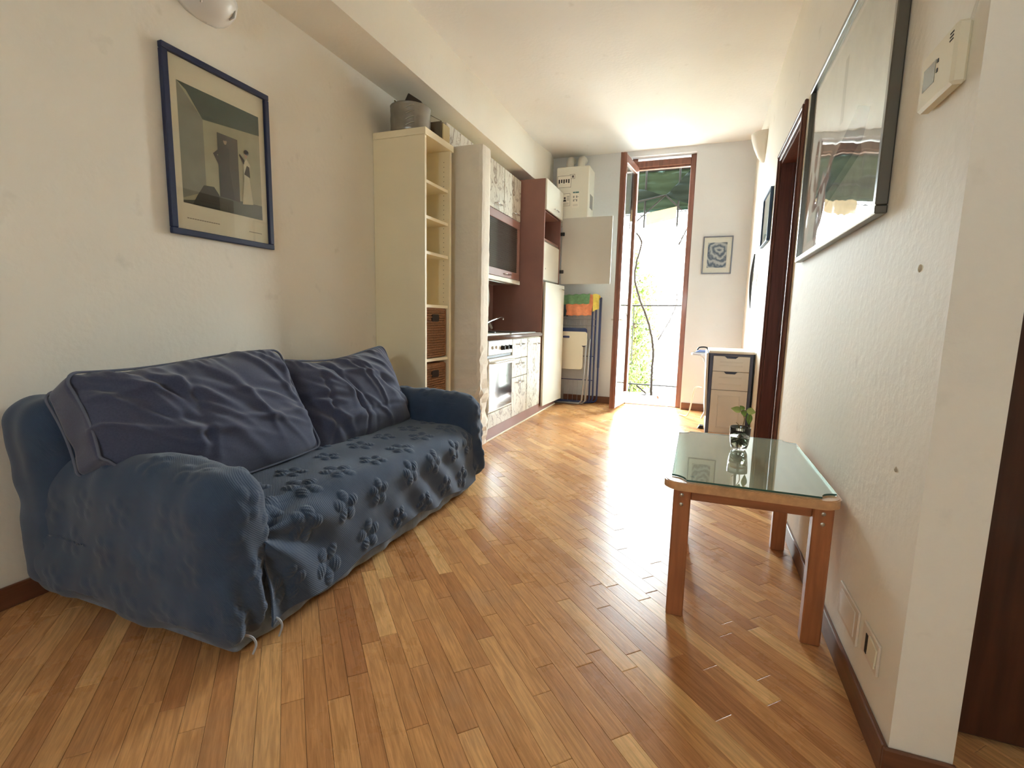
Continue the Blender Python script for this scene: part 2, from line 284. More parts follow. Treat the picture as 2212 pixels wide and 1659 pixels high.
# ------------------------------------------------------------------ room
XL, XR, YF, ZC = -2.21, .479, 6.214, 3.04
OX0, OX1, OZ = -.865, -.14, 2.975          # french door opening
def structure(o): o['kind'] = 'structure'; return o
structure(bx(XL - .15, XL, -2.3, 6.5, -.1, ZC + .1).obj('wall_left', 'wall_paint'))
w = B(); w.box(XL, OX0, YF, YF + .28, 0, ZC); w.box(OX1, XR + .02, YF, YF + .28, 0, ZC); w.box(OX0, OX1, YF, YF + .28, OZ, ZC); structure(w.obj('wall_far', 'old_plaster'))
DY0, DY1, DZ = 3.27, 4.08, 2.19             # doorway in the right wall
w = B(); w.box(XR, XR + .12, 1.27, DY0, 0, ZC); w.box(XR, XR + .12, DY1, YF + .28, 0, ZC); w.box(XR, XR + .12, DY0, DY1, DZ, ZC)
wr = structure(w.obj('wall_right', 'wall_paint'))
structure(bx(XL - .15, 1.8, -2.3, YF + .28, ZC, ZC + .1).obj('ceiling', 'ceiling_paint'))
# wall behind the camera, with an unseen opening added and sized for fill light
w = B(); w.box(XL, -.52, -2.3, -2.2, 0, ZC); w.box(-.18, 1.7, -2.3, -2.2, 0, ZC); w.box(-.52, -.18, -2.3, -2.2, 0, 1.43); w.box(-.52, -.18, -2.3, -2.2, 1.77, ZC); structure(w.obj('wall_back', 'wall_paint'))
structure(bx(1.7, 1.8, -2.3, 1.6, 0, ZC).obj('wall_hall', 'wall_paint'))
structure(bx(XR + .12, 1.8, 1.6, 1.7, 0, ZC).obj('wall_hall_end', 'wall_paint'))
# room beyond the doorway in the right wall, closed off by the door
structure(bx(XR + .12, 2.2, 3.0, 3.05, 0, ZC).obj('wall_side_room', 'wall_paint'))
# ceiling beam with a splayed end
b = B(); b.box(XL, -1.865, -2.2, 5.53, 2.64, ZC); b.prism([(-1.865, 5.53), (-1.805, 6.0), (-1.83, YF), (XL, YF), (XL, 5.53)], 2.64, ZC, 'z'); structure(b.obj('ceiling_beam', 'wall_paint'))
# plastered pier beside the kitchen, with a ragged rendered edge
nz = 60; Z = np.linspace(0, 2.345, nz); pv = []; pf = []
ring = [(XL, 3.55), (-1.72, 3.55), (-1.63, 3.55), (-1.605, 3.56), (-1.60, 3.60), (-1.60, 3.68), (-1.61, 3.72), (XL, 3.72)]
for z in Z:
    k = min(1, max(.1, (1.0 - z) / .6)) if z < 1.2 else .12
    for x, y in ring: j = 0 if x == XL else .014 * k; pv.append((x + random.uniform(-j, j), y + random.uniform(-j, j) * .8, z))
for i in range(nz - 1):
    for k in range(8): pf.append((i * 8 + k, i * 8 + (k + 1) % 8, i * 8 + 8 + (k + 1) % 8, i * 8 + 8 + k))
pf.append([(nz - 1) * 8 + k for k in range(8)]); structure(link_mesh('wall_pier', pv, pf, 'plaster_rough'))
# end of the right wall: irregular old corner
# skirtings
structure(bx(XR - .012, XR, 1.27, DY0 - .075, 0, .08, b=.003).obj('baseboard_right', 'skirting_wood'))
structure(bx(XR - .012, XR, DY1 + .075, YF, 0, .08, b=.003).obj('baseboard_right_far', 'skirting_wood'))
structure(bx(XR - .012, XR + .125, 1.258, 1.27, 0, .08, b=.003).obj('baseboard_end', 'skirting_wood_x'))
w = B(); w.box(OX1 + .01, XR - .012, YF - .014, YF, 0, .085, b=.003); structure(w.obj('baseboard_far', 'skirting_wood_x'))
w = B(); w.box(-1.6, OX0 - .01, YF - .014, YF, 0, .085, b=.003); structure(w.obj('baseboard_far_corner', 'skirting_wood_x'))
structure(bx(XL, XL + .012, -2.2, 3.03, 0, .08, b=.003).obj('baseboard_left', 'skirting_wood'))

# parquet laid at 45 degrees: every strip its own piece
fl = structure(bx(XL, 1.7, -2.2, YF + .1, -.05, -.006).obj('floor', 'hole'))
def clip(poly, lims):
    for ax, lim, sgn in lims:
        out = []
        for i in range(len(poly)):
            p, q = poly[i], poly[(i + 1) % len(poly)]; dp, dq = sgn * (lim - p[ax]), sgn * (lim - q[ax])
            if dp >= 0: out.append(p)
            if dp * dq < 0: t = dp / (dp - dq); out.append((p[0] + (q[0] - p[0]) * t, p[1] + (q[1] - p[1]) * t))
        poly = out
        if len(poly) < 3: return []
    return poly
def pix(p):
    v = Vector((p[0], p[1], -CAMZ)); d = v.dot(F_)
    return None if d < .15 else (1106 + FPX * v.dot(R_) / d, 829.5 - FPX * v.dot(U_) / d)
def area(P): return abs(sum(P[i][0] * P[(i + 1) % len(P)][1] - P[(i + 1) % len(P)][0] * P[i][1] for i in range(len(P)))) / 2
d45 = np.array([math.sqrt(.5), -math.sqrt(.5)]); n45 = np.array([math.sqrt(.5), math.sqrt(.5)]); RW = .0583
planks = []
for r in range(-70, 100):
    s = -6.5 + random.uniform(0, .5); c = r * RW + .004
    while s < 6.5:
        L = random.choice((.40, .45, .45, .50, .50, .55, .60)); e = s + L; g = .00035
        P = [tuple(d45 * a + n45 * q) for a, q in ((s + g, c + g), (e - g, c + g), (e - g, c + RW - g), (s + g, c + RW - g))]
        P = clip(P, [(0, XL, -1), (0, 1.7, 1), (1, -2.2, -1), (1, YF + .1, 1)]); s = e
        if P and area(P) > 1e-5:
            # parts of strips under the right wall and beyond it are left out
            cx = sum(p[0] for p in P) / len(P); cyy = sum(p[1] for p in P) / len(P)
            if cyy > 1.75 and cx > XR + .25 and not (3 < cyy < 4.4): continue
            vis = 0
            pp = [pix(p) for p in P]
            if all(pp) and -2.2 < cx < XR and not (-2.2 < cx < -1.3 and 1.05 < cyy < 2.7) and not (cx < -1.62 and cyy > 3.5):
                q = clip([(x, y) for x, y in pp], [(0, 0, -1), (0, 2212, 1), (1, 0, -1), (1, 1659, 1)]); vis = area(q) if q else 0
            planks.append((vis, P))
planks.sort(key=lambda t: -t[0])
def plank_geo(P):
    A = area(P); c = (sum(p[0] for p in P) / len(P), sum(p[1] for p in P) / len(P)); k = .0008; n = len(P); tx, ty = random.gauss(0, .0017), random.gauss(0, .0017); dz = random.uniform(-.0003, .0001)
    ins = [(p[0] + (c[0] - p[0]) * min(.2, k / max(.003, math.dist(p, c) * .35)), p[1] + (c[1] - p[1]) * min(.2, k / max(.003, math.dist(p, c) * .35))) for p in P]
    hz = lambda p: dz + (p[0] - c[0]) * tx * .35 + (p[1] - c[1]) * ty * .35
    V = [(p[0], p[1], hz(p)) for p in ins] + [(p[0], p[1], hz(p) - .0008) for p in P] + [(p[0], p[1], -.006) for p in P]
    sgn = sum(P[i][0] * P[(i + 1) % n][1] - P[(i + 1) % n][0] * P[i][1] for i in range(n))
    F = [list(range(n))] + [(n + i, n + (i + 1) % n, (i + 1) % n, i) for i in range(n)] + [(2 * n + i, 2 * n + (i + 1) % n, n + (i + 1) % n, n + i) for i in range(n)]
    if sgn < 0: F = [list(f)[::-1] for f in F]
    return V, F
def tintattr(o, cols):
    a = o.data.attributes.new('tint', 'FLOAT_COLOR', 'FACE'); a.data.foreach_set('color', np.array(cols, dtype=np.float32).ravel())
sv, sf, scol = [], [], []
for i, (vis, P) in enumerate(planks):
    V, F = plank_geo(P); t = (min(1, max(0, random.gauss(.55, .21))), random.random(), 0, 1)
    if i < 300 and vis > 0:
        o = link_mesh('plank', V, F, 'oak_planks', fl); tintattr(o, [t] * len(F))
    else:
        n = len(sv); sv += V; sf += [[n + a for a in f] for f in F]; scol += [t] * len(F)
o = link_mesh('plank_field', sv, sf, 'oak_planks', fl, kind='stuff'); tintattr(o, scol)

# ------------------------------------------------------------------ doors
# french door to the balcony: frame, and one leaf swung into the room
fd = thing('door_1', (-.5, 6.33, 0), 'brown wooden balcony door with its glazed leaf swung inward', 'door', kind='structure')
b = B(); fy0, fy1 = 6.30, 6.37
b.box(OX0, OX0 + .062, fy0, fy1, 0, OZ, b=.006); b.box(OX1 - .062, OX1, fy0, fy1, 0, OZ, b=.006); b.box(OX0 + .062, OX1 - .062, fy0, fy1, OZ - .105, OZ - .03, b=.006); b.box(OX0 + .062, OX1 - .062, fy0 + .02, fy1, OZ - .125, OZ - .105)
b.obj('door_frame', 'french_wood', fd)
bx(OX0, OX1, YF + .1, YF + .28, -.02, .012, b=.004).obj('threshold', 'threshold_stone', fd)
hx, hy = OX0 + .062, 6.285; a = Vector((-.075, -.63, 0)).normalized(); nrm = Vector((a.y, -a.x, 0)) * -1
LM = Matrix((a, nrm, Vector((0, 0, 1)))).transposed().to_4x4(); LM.translation = (hx, hy, 0); LW = .625; LZ0, LZ1 = .035, 2.865
def leafbox(*q, b_=.005): o = B(); o.M = LM; o.box(*q, b=b_); return o
lf = B(); lf.M = LM
lf.box(0, .075, -.024, .024, LZ0, LZ1, b=.006); lf.box(LW - .085, LW, -.024, .024, LZ0, LZ1, b=.006); lf.box(.075, LW - .085, -.024, .024, LZ1 - .09, LZ1, b=.006); lf.box(.075, LW - .085, -.024, .024, LZ0, LZ0 + .14, b=.006)
lf.box(LW - .012, LW + .006, -.03, -.014, LZ0, LZ1, b=.003); lf.box(LW - .03, LW - .012, .020, .032, LZ0, LZ1, b=.003)
leaf = lf.obj('door_leaf', 'french_wood', fd)
leafbox(.07, LW - .08, -.003, .003, LZ0 + .135, LZ1 - .085, b_=0).obj('pane', 'pane_glass', leaf)
h = B(); h.M = LM; h.box(LW - .06, LW - .03, -.030, -.024, .96, 1.14, b=.002); h.tube([(LW - .045, -.03, 1.06), (LW - .045, -.062, 1.06), (LW - .06, -.066, 1.06), (LW - .15, -.066, 1.055)], .008); h.tube([(LW - .045, .03, 1.06), (LW - .045, .055, 1.06), (LW - .15, .058, 1.055)], .008); h.obj('handle', 'steel', leaf)
for z in (.35, 1.05, 2.5): hb = B(); hb.lathe([(0, z - .05), (.009, z - .05), (.009, z + .05), (0, z + .05)], (hx - .004, hy - .008, 0), 10); hb.obj('hinge', 'steel', leaf)

# inner door in the right wall
dr = thing('door_2', (XR + .1, 3.68, 0), 'dark brown panelled door and casing in the right-hand wall', 'door', kind='structure')
w = B()
for y0, y1 in ((DY0 - .07, DY0), (DY1, DY1 + .07)): w.box(XR - .018, XR, y0, y1, 0, DZ + .07, b=.005); w.box(XR - .026, XR - .018, y0 + .012, y0 + .03, 0, DZ + .05, b=.003)
w.box(XR - .018, XR, DY0, DY1, DZ, DZ + .07, b=.005); w.box(XR - .026, XR - .018, DY0 - .05, DY1 + .05, DZ + .03, DZ + .05, b=.003); w.obj('casing', 'door_wood', dr)
w = B(); w.box(XR - .002, XR + .16, DY0 - .002, DY0 + .022, 0, DZ); w.box(XR - .002, XR + .16, DY1 - .022, DY1, 0, DZ); w.box(XR - .002, XR + .16, DY0 + .022, DY1 - .022, DZ - .022, DZ); w.box(XR + .07, XR + .082, DY1 - .034, DY1 - .022, 0, DZ - .022); w.obj('door_lining', 'door_wood', dr)
dl = bx(XR + .11, XR + .152, DY0 + .022, DY1 - .022, .008, DZ - .024, b=.004).obj('door_leaf', 'door_wood', dr)
bx(XR + .085, XR + .106, DY1 - .026, DY1 - .0215, .98, 1.14, b=.001).obj('strike_plate', 'steel', dr)

# dark wooden wardrobe in the hall beyond the wall's end
t = thing('wardrobe', (1.1, 1.53, 0), 'dark brown wooden wardrobe past the end of the right wall', 'wardrobe')
bx(.605, 1.69, 1.50, 1.595, 0, 2.2).obj('body', 'dark_wardrobe', t)
bx(.61, 1.14, 1.48, 1.50, .012, 2.18, b=.004).obj('door', 'dark_wardrobe', t); bx(1.145, 1.685, 1.48, 1.50, .012, 2.18, b=.004).obj('door', 'dark_wardrobe', t)

# ------------------------------------------------------------------ sofa
def waves(P, f, n, seed):
    r = np.random.default_rng(seed); out = np.zeros(len(P))
    for _ in range(n):
        k = r.normal(size=3); k /= np.linalg.norm(k); out += np.sin(P @ k * f * r.uniform(.6, 1.6) + r.uniform(0, 6.28))
    return out / math.sqrt(n)
def flowers(U, V, cs, A=.009):
    """raised quilted flowers: five ribbed petals around every centre (u, v, radius, turn)"""
    H = np.zeros_like(U)
    for cu, cv, R, rot in cs:
        du, dv = U - cu, V - cv; near = np.hypot(du, dv) < R * 1.25
        if not near.any(): continue
        x, y = du[near], dv[near]; h = np.zeros_like(x)
        for k in range(5):
            an = rot + k * 2 * math.pi / 5; p = x * math.cos(an) + y * math.sin(an); q = -x * math.sin(an) + y * math.cos(an)
            e = 1 - ((p - .62 * R) / (.44 * R)) ** 2 - (q / (.36 * R)) ** 2
            h = np.maximum(h, np.clip(e, 0, 1) ** .75 * (.82 + .18 * np.cos(p / R * 2 * math.pi * 4.6 + 2 * q / R)))
        H[near] = np.maximum(H[near], A * h)
    return H
def lattice(u0, u1, v0, v1, step, R, seed):
    r = random.Random(seed); out = []; row = 0; v = v0 + step * .3
    while v < v1:
        u = u0 + step * (.3 + .5 * (row % 2))
        while u < u1: out.append((u + r.uniform(-.02, .02), v + r.uniform(-.015, .015), R * r.uniform(.8, 1.15), r.uniform(0, 6.28))); u += step
        v += step * .78; row += 1
    return out
def dense_box(lo, hi, rad, res):
    """rounded box as a fine welded grid; returns points, outward normals, faces"""
    lo, hi, rad = map(lambda a: np.array(a, float), (lo, hi, rad)); size = hi - lo; n = np.maximum(2, np.ceil(size / res).astype(int)); Q = []; Fc = []; off = 0
    for ax in range(3):
        a, b_ = (ax + 1) % 3, (ax + 2) % 3; ua = np.linspace(lo[a], hi[a], n[a] + 1); vb = np.linspace(lo[b_], hi[b_], n[b_] + 1)
        for side in (0, 1):
            G = np.zeros((len(ua), len(vb), 3)); G[..., a] = ua[:, None]; G[..., b_] = vb[None, :]; G[..., ax] = (lo, hi)[side][ax]
            idx = off + np.arange(len(ua) * len(vb)).reshape(len(ua), len(vb)); q = np.stack([idx[:-1, :-1], idx[1:, :-1], idx[1:, 1:], idx[:-1, 1:]], -1).reshape(-1, 4)
            Fc.append(q if side else q[:, ::-1]); Q.append(G.reshape(-1, 3)); off += len(ua) * len(vb)
    Q = np.concatenate(Q); Fc = np.concatenate(Fc); key = np.round(Q * 1e5).astype(np.int64); _, first, inv = np.unique(key, axis=0, return_index=True, return_inverse=True); inv = inv.ravel()
    Q = Q[first]; Fc = inv[Fc]; C = np.clip(Q, lo + rad, hi - rad); D = (Q - C) / rad; L = np.linalg.norm(D, axis=1, keepdims=True); N = D / np.maximum(L, 1e-9); return C + rad * N, N, Fc, Q
sofa = thing('sofa', (-1.7, 1.85, 0), 'two-seat sofa under a blue flower-quilted throw against the left wall', 'sofa')
# frame and long denim skirt that shows below the throw
P, N, Fc, Q = dense_box((-2.19, .985, .012), (-1.236, 2.71, .24), (.03, .03, .03), .02)
P[:, 0] += np.where(P[:, 0] > -1.3, .006 * np.sin(P[:, 1] * 23) + .004 * np.sin(P[:, 1] * 51 + 1), 0); link_mesh('skirt', P, Fc, 'denim_skirt', sofa, True)
for x in (-2.1, -1.30):
    for y in (1.06, 2.64): bx(x - .03, x + .03, y - .03, y + .03, 0, .02, b=.004).obj('foot', 'dark_stuff', sofa)
# seat and front drop of the throw
prof = []; zt = .405
for x in np.arange(-2.0, -1.32, .0031): prof.append((x, zt + .012 * math.sin((x + 2.0) / .7 * 3.14)))
for k in range(41): an = math.radians(90 - 90 * k / 40); prof.append((-1.318 + .1 * math.cos(an), zt - .1 + .1 * math.sin(an)))
for z in np.arange(.300, .072, -.0031): prof.append((-1.218 + .012 * (.3 - z) / .25, z))
prof = np.array(prof); seg = np.hypot(*np.diff(prof, axis=0).T); S = np.concatenate([[0], np.cumsum(seg)]); Yv = np.arange(1.09, 2.625, .0033)
tn = np.gradient(prof, axis=0); tn /= np.linalg.norm(tn, axis=1, keepdims=True); nx, nz = -tn[:, 1], tn[:, 0]; nx, nz = np.where(nz < -.5, -nx, nx), np.where(nz < -.5, -nz, nz)
SS, YY = np.meshgrid(S, Yv, indexing='ij'); X = np.repeat(prof[:, :1], len(Yv), 1); Zz = np.repeat(prof[:, 1:], len(Yv), 1); NX = np.repeat(nx[:, None], len(Yv), 1); NZ = np.repeat(nz[:, None], len(Yv), 1)
Hh = flowers(YY, SS, lattice(1.1, 2.62, .26, S[-1], .215, .066, 3), .0078)
s0 = S[-1] - .30; r = np.hypot(YY - 1.06, (SS - s0) * 1.0); ph = np.arctan2(SS - s0, YY - 1.06)
Hh += .016 * np.sin(ph * 8.5 + 1.1 * np.sin(r * 9)) * np.exp(-((r - .2) / .2) ** 2) * (SS > s0 - .12)
Hh += .010 * np.sin((YY * 1.1 - SS * 1.0) * 26) * np.exp(-((YY - 2.12) / .28) ** 2) * np.clip((SS - s0) / .1, 0, 1)
pts3 = np.stack([X.ravel(), YY.ravel(), Zz.ravel()], 1); Hh += (.0045 * waves(pts3, 17, 6, 2) + .0018 * waves(pts3, 55, 6, 8)).reshape(Hh.shape)
X2 = X + NX * Hh; Z2 = Zz + NZ * Hh
hem = np.clip((SS - S[-1] + .09) / .09, 0, 1); Z2 += hem * (.028 * np.exp(-((YY - 1.95) / .4) ** 2) + .010 * np.sin(YY * 17) - .012)
Z2 -= .03 * np.exp(-((YY - 1.09) / .05) ** 2) * (SS < s0)     # tucked in beside the arms
nu, nv = len(S), len(Yv); idx = np.arange(nu * nv).reshape(nu, nv); Fq = np.stack([idx[:-1, :-1], idx[1:, :-1], idx[1:, 1:], idx[:-1, 1:]], -1).reshape(-1, 4)
o = link_mesh('seat_throw', np.stack([X2, YY, Z2], -1).reshape(-1, 3), Fq, 'quilt_blue', sofa, True); sm = o.modifiers.new('thickness', 'SOLIDIFY'); sm.thickness = .006; sm.offset = -1
# arms
def arm(y0, y1, ztop, x1, seed, flip):
    P, N, Fc, Q = dense_box((-2.185, y0, .05), (x1, y1, ztop), (.12, .095, .12), .0075)
    cs_front = lattice(y0, y1, .1, ztop, .15, .055, seed); cs_top = lattice(-2.2, x1, y0 - .1, y1 + .1, .17, .058, seed + 1); cs_side = lattice(-2.2, x1, .1, ztop, .18, .06, seed + 2)
    h = np.zeros(len(P)); f = N[:, 0] > .72; h[f] = flowers(P[f, 1], P[f, 2], cs_front, .008); f = (N[:, 2] > .72); h[f] = flowers(P[f, 0], P[f, 1], cs_top, .006)
    f = np.abs(N[:, 1]) > .85; h[f] = flowers(P[f, 0], P[f, 2], cs_side, .004)
    h += .006 * waves(P, 15, 7, seed) + .002 * waves(P, 48, 6, seed + 5)
    fold = np.clip((P[:, 0] - (x1 - .14)) / .1, 0, 1) * np.clip((.42 - P[:, 2]) / .2, 0, 1); h += .012 * fold * np.sin(P[:, 1] * 70 + P[:, 2] * 16)
    P = P + N * h[:, None]; low = np.clip((.5 - P[:, 2]) / .45, 0, 1)
    P[:, 1] += flip * .02 * low ** 2; P[:, 0] += np.where(P[:, 0] > x1 - .25, .025 * low, 0)      # throw hangs out a little towards the floor
    P[:, 2] = np.where(P[:, 2] < .12, P[:, 2] + .012 * np.sin(P[:, 0] * 14 + P[:, 1] * 9), P[:, 2])
    P[:, 2] += -.075 * np.clip((-1.75 - P[:, 0]) / .45, 0, 1) * (P[:, 2] > .3)
    return link_mesh('armrest', P, Fc, 'quilt_blue', sofa, True)
arm(.925, 1.155, .585, -1.215, 11, -1); arm(2.565, 2.765, .60, -1.205, 31, 1)
# back
P, N, Fc, Q = dense_box((-2.195, .905, .06), (-1.955, 2.755, .745), (.085, .085, .085), .012); h = .009 * waves(P, 13, 7, 4) + .003 * waves(P, 45, 6, 14); P = P + N * h[:, None]; P[:, 0] = np.maximum(P[:, 0], -2.203)
link_mesh('backrest', P, Fc, 'quilt_blue', sofa, True)
for y, q in ((1.0, .035), (1.10, .03)): B().tube(spline([(-1.222, y, .085), (-1.20, y + .012, .075), (-1.192, y + .018, .05), (-1.20, y + .012, q - .015)], 6), .0035, 6).obj('tie', 'tie_cord', sofa)

def cushion(name, center, eh, wdt, hgt, thk, seed, label, yaw=0., roll=0., lift=0.):
    eh = Vector(eh).normalized(); en = Vector((eh.z, 0, -eh.x)); ew = Vector((0, 1, 0))
    Rm = Matrix.Rotation(yaw, 3, 'Z') @ Matrix((ew, eh, en)).transposed() @ Matrix.Rotation(roll, 3, 'Z'); Rn = np.array(Rm); C = np.array(center)
    t = thing(name, center, label, 'cushion', 'big back cushions on the sofa')
    def shape(P, N=None):
        u, v = P[:, 0] / (wdt / 2), P[:, 1] / (hgt / 2); Qp = P.copy(); puff = np.clip(1 - np.abs(u) ** 2.6, 0, 1) * np.clip(1 - np.abs(v) ** 2.6, 0, 1)
        Qp[:, 2] += np.sign(P[:, 2]) * np.minimum(1, np.abs(P[:, 2]) / (thk * .42)) * (.105 * puff ** .75)
        pull = 1 - .05 * (1 - np.abs(v) ** 2) * 0 - .045 * np.abs(u) ** 3; Qp[:, 1] *= pull                       # corners pulled in
        Qp[:, 1] += np.where(v > .3, -.022 * np.sin((u + .2) * 2.6 + seed) * np.clip(v - .3, 0, 1), 0) + .028 * u * u * (v > 0) * v
        Qp[:, 0] *= 1 - .035 * (1 - np.abs(v) ** 2); Qp[:, 1] += lift * np.clip((-u - .45) / .5, 0, 1) ** 1.3 * np.clip(.8 - v, 0, 2) / 1.8; return Qp     # one end pushed up by the arm it lies on
    P, N, Fc, Q = dense_box((-wdt / 2, -hgt / 2, -thk / 2), (wdt / 2, hgt / 2, thk / 2), (.045, .045, .022), .0065)
    u, v = P[:, 0] / (wdt / 2), P[:, 1] / (hgt / 2); front = np.clip(N[:, 2], 0, 1) * (np.abs(P[:, 2]) > thk * .3)
    h = np.zeros(len(P)); rg = np.random.default_rng(seed)
    for k in range(34):      # gathers and diagonal drag folds
        cu, cv = rg.uniform(-.95, .95), rg.uniform(-.6, .95); an = rg.normal(-.95 if cv > .1 else -.35, .35); ln, wd = rg.uniform(.10, .26), rg.uniform(.011, .022)
        du, dv = (P[:, 0] - cu * wdt / 2), (P[:, 1] - cv * hgt / 2); p = du * math.cos(an) + dv * math.sin(an); q = -du * math.sin(an) + dv * math.cos(an) + .35 * (p ** 2)
        h += rg.uniform(.008, .016) * rg.choice((1, -1), p=(.7, .3)) * np.exp(-(p / ln) ** 2 - (q / wd) ** 2)
    h += .008 * waves(P, 16, 6, seed) + .0025 * np.sin(P[:, 0] * 130 + 4 * np.sin(P[:, 0] * 21)) * np.exp(-((v - .95) / .16) ** 2)
    P2 = shape(P) + N * (h * front)[:, None] + N * (.003 * waves(P, 30, 6, seed + 3))[:, None]
    link_mesh('cover', P2 @ Rn.T + C, Fc, 'denim_dark', t, True)
    for z in (thk / 2, -thk / 2):
        ring = np.array([(a, b_, z * .96) for a, b_ in rrect(-wdt / 2 + .002, wdt / 2 - .002, -hgt / 2 + .002, hgt / 2 - .002, .045, 8)]); dens = []
        for i in range(len(ring)):
            p, q = ring[i], ring[(i + 1) % len(ring)]; n = max(1, int(np.linalg.norm(q - p) / .02)); dens += [p + (q - p) * k / n for k in range(n)]
        w_ = shape(np.array(dens)) @ Rn.T + C; B().tube(w_.tolist(), .0048, 6, closed=True).obj('piping', 'piping', t)
    return t
cushion('back_cushion', (-1.785, 1.355, .605), (-.46, 0, .86), .85, .49, .15, 3, 'slate back cushion lying over the sofa arm nearest the camera', yaw=-.03, roll=.02, lift=.17)
cushion('back_cushion', (-1.79, 2.185, .582), (-.40, 0, .86), .82, .47, .14, 8, 'creased slate back cushion beside the tall bookcase', yaw=-.04, roll=0.03)

# ------------------------------------------------------------------ bookcase and what it holds
BX0, BX1, BY0, BY1 = XL + .002, -1.795, 3.035, 3.425
t = thing('bookcase', (-2.0, 3.23, 0), 'tall narrow cream open bookcase standing against the left wall', 'bookcase')
bx(BX0, BX1, BY0, BY0 + .022, 0, 2.26, b=.001).obj('side_panel', 'cream_laminate', t)
sp = bx(BX0, BX1, BY1 - .032, BY1 - .004, 0, 2.26, b=.001).obj('side_panel', 'cream_laminate', t)
hb = B()
for k in range(52): z = .45 + k * .034; hb.lathe([(0, 0), (.003, 0)], (BX1 - .05, BY1 - .0325, z), 6, 'y')
hb.obj('peg_hole', 'hole', sp, kind='stuff')
bx(BX0, BX1 + .008, BY0 - .006, BY1 + .015, 2.26, 2.305, b=.002).obj('top_board', 'cream_laminate', t)
bx(BX0, BX0 + .008, BY0 + .022, BY1 - .032, .06, 2.26).obj('back_panel', 'cream_inner', t)
for z in (.06, .425, .745, 1.135, 1.505, 1.745, 1.982): bx(BX0 + .008, BX1 - .012, BY0 + .022, BY1 - .032, z - .022, z, b=.001).obj('shelf', 'cream_laminate', t)
for z0, z1, lab in ((.746, 1.118, 'tall brown wicker basket on the upper bookcase shelf with a basket'), (.426, .705, 'lower brown wicker basket in the bookcase, just above the sofa arm'), (.061, .34, 'brown wicker basket at the very bottom of the bookcase')):
    t = thing('wicker_basket', (-2.0, 3.235, z0), lab, 'basket', 'wicker baskets in the bookcase'); y0, y1, x0, x1 = 3.063, 3.372, -2.19, -1.825; b = B()
    n = 9
    for i in range(int((z1 - z0) / .018)):                           # woven courses
        z = z0 + .012 + i * .018; ring = []
        for (ax, ay), (cx, cyy) in zip(((x0, y0), (x1, y0), (x1, y1), (x0, y1)), ((x1, y0), (x1, y1), (x0, y1), (x0, y0))):
            for k in range(n):
                f = k / n; off = .003 * (1 if (k + i) % 2 else -1); dx, dy = cx - ax, cyy - ay; l = math.hypot(dx, dy); ring.append((ax + dx * f + dy / l * off, ay + dy * f - dx / l * off, z))
        b.tube(ring, .0092, 5, closed=True)
    b.obj('weave', 'wicker', t, kind='stuff')
    b = B(); b.box(x0 - .006, x1 + .008, y0 - .004, y1 + .004, z1 - .03, z1, b=.008); b.obj('rim', 'wicker', t)
    b = B(); b.prism(rrect(3.165, 3.265, z1 - .105, z1 - .052, .015), x1 + .004, x1 + .013, 'x'); b.obj('grip_hole', 'wicker_dark', t)
    for y in (y0, y1): B().tube([(x1, y, z0 + .01), (x1, y, z1 - .01)], .011, 6).obj('stake', 'wicker', t)
# tin and box on top
t = thing('metal_tin', (-1.985, 3.13, 2.305), 'round silver tin bucket on top of the bookcase', 'tin'); R0 = .138; cx, cyy = -1.985, 3.165
b = B(); b.lathe([(0, 2.306), (R0 - .003, 2.306), (R0, 2.312)] + [(R0 + .001 * math.sin(k * 1.1), 2.312 + k * .012) for k in range(1, 15)] + [(R0 + .003, 2.486), (R0 - .004, 2.488), (R0 - .006, 2.36), (0, 2.36)], (cx, cyy, 0), 40); b.obj('body', 'tin', t)
b = B()
for k in range(4):
    an = -.25 + k * .02; z = 2.335 + k * .037; b.tube([(cx + (R0 + .002) * math.cos(a_), cyy + (R0 + .002) * math.sin(a_), z + .02 * math.sin((a_ + 1.2) * 4)) for a_ in np.linspace(-1.25, -.85, 8)], .0035, 5)
b.obj('ridge', 'steel', t)
b = B(); b.M = Matrix.Translation((cx - .03, cyy - .02, 2.40)) @ Matrix.Rotation(.55, 4, 'Y') @ Matrix.Rotation(.5, 4, 'Z'); b.box(-.05, .05, -.06, .06, 0, .165, b=.004); b.obj('dark_package', 'dark_stuff', None, label='dark crumpled package sticking out of the silver tin', cat='package')
b = B(); b.M = Matrix.Translation((cx - .075, cyy - .03, 2.40)) @ Matrix.Rotation(-.2, 4, 'Y'); b.tube([(0, 0, 0), (.005, 0, .13), (-.008, .004, .15)], .006, 6); b.obj('twig', 'stem', None, label='short pale twig poking out of the silver tin', cat='twig')
t = thing('cardboard_box', (-1.95, 3.36, 2.305), 'small grey-brown cardboard box behind the tin on the bookcase', 'box')
bx(-2.12, -1.835, 3.33, 3.45, 2.306, 2.452, b=.002).obj('body', 'cardboard', t)
b = B(); b.M = Matrix.Translation((-1.835, 3.335, 2.452)) @ Matrix.Rotation(.5, 4, 'Y'); b.box(-.28, .002, 0, .003, -.001, .002); b.obj('flap', 'cardboard', t)
bx(-1.832, -1.822, 3.34, 3.44, 2.3065, 2.44, b=.001).obj('torn_edge', 'cardboard_light', t)

# ------------------------------------------------------------------ kitchen
KX = -1.61; KB = XL + .004
def handle(parent, y, z, ln=.12, x=KX, name='handle', m='steel'):
    b = B(); b.tube(spline([(x + .001, y - ln / 2, z), (x + .026, y - ln / 2 + .004, z), (x + .03, y, z - .002), (x + .026, y + ln / 2 - .004, z), (x + .001, y + ln / 2, z)], 4), .0055, 6); return b.obj(name, m, parent)
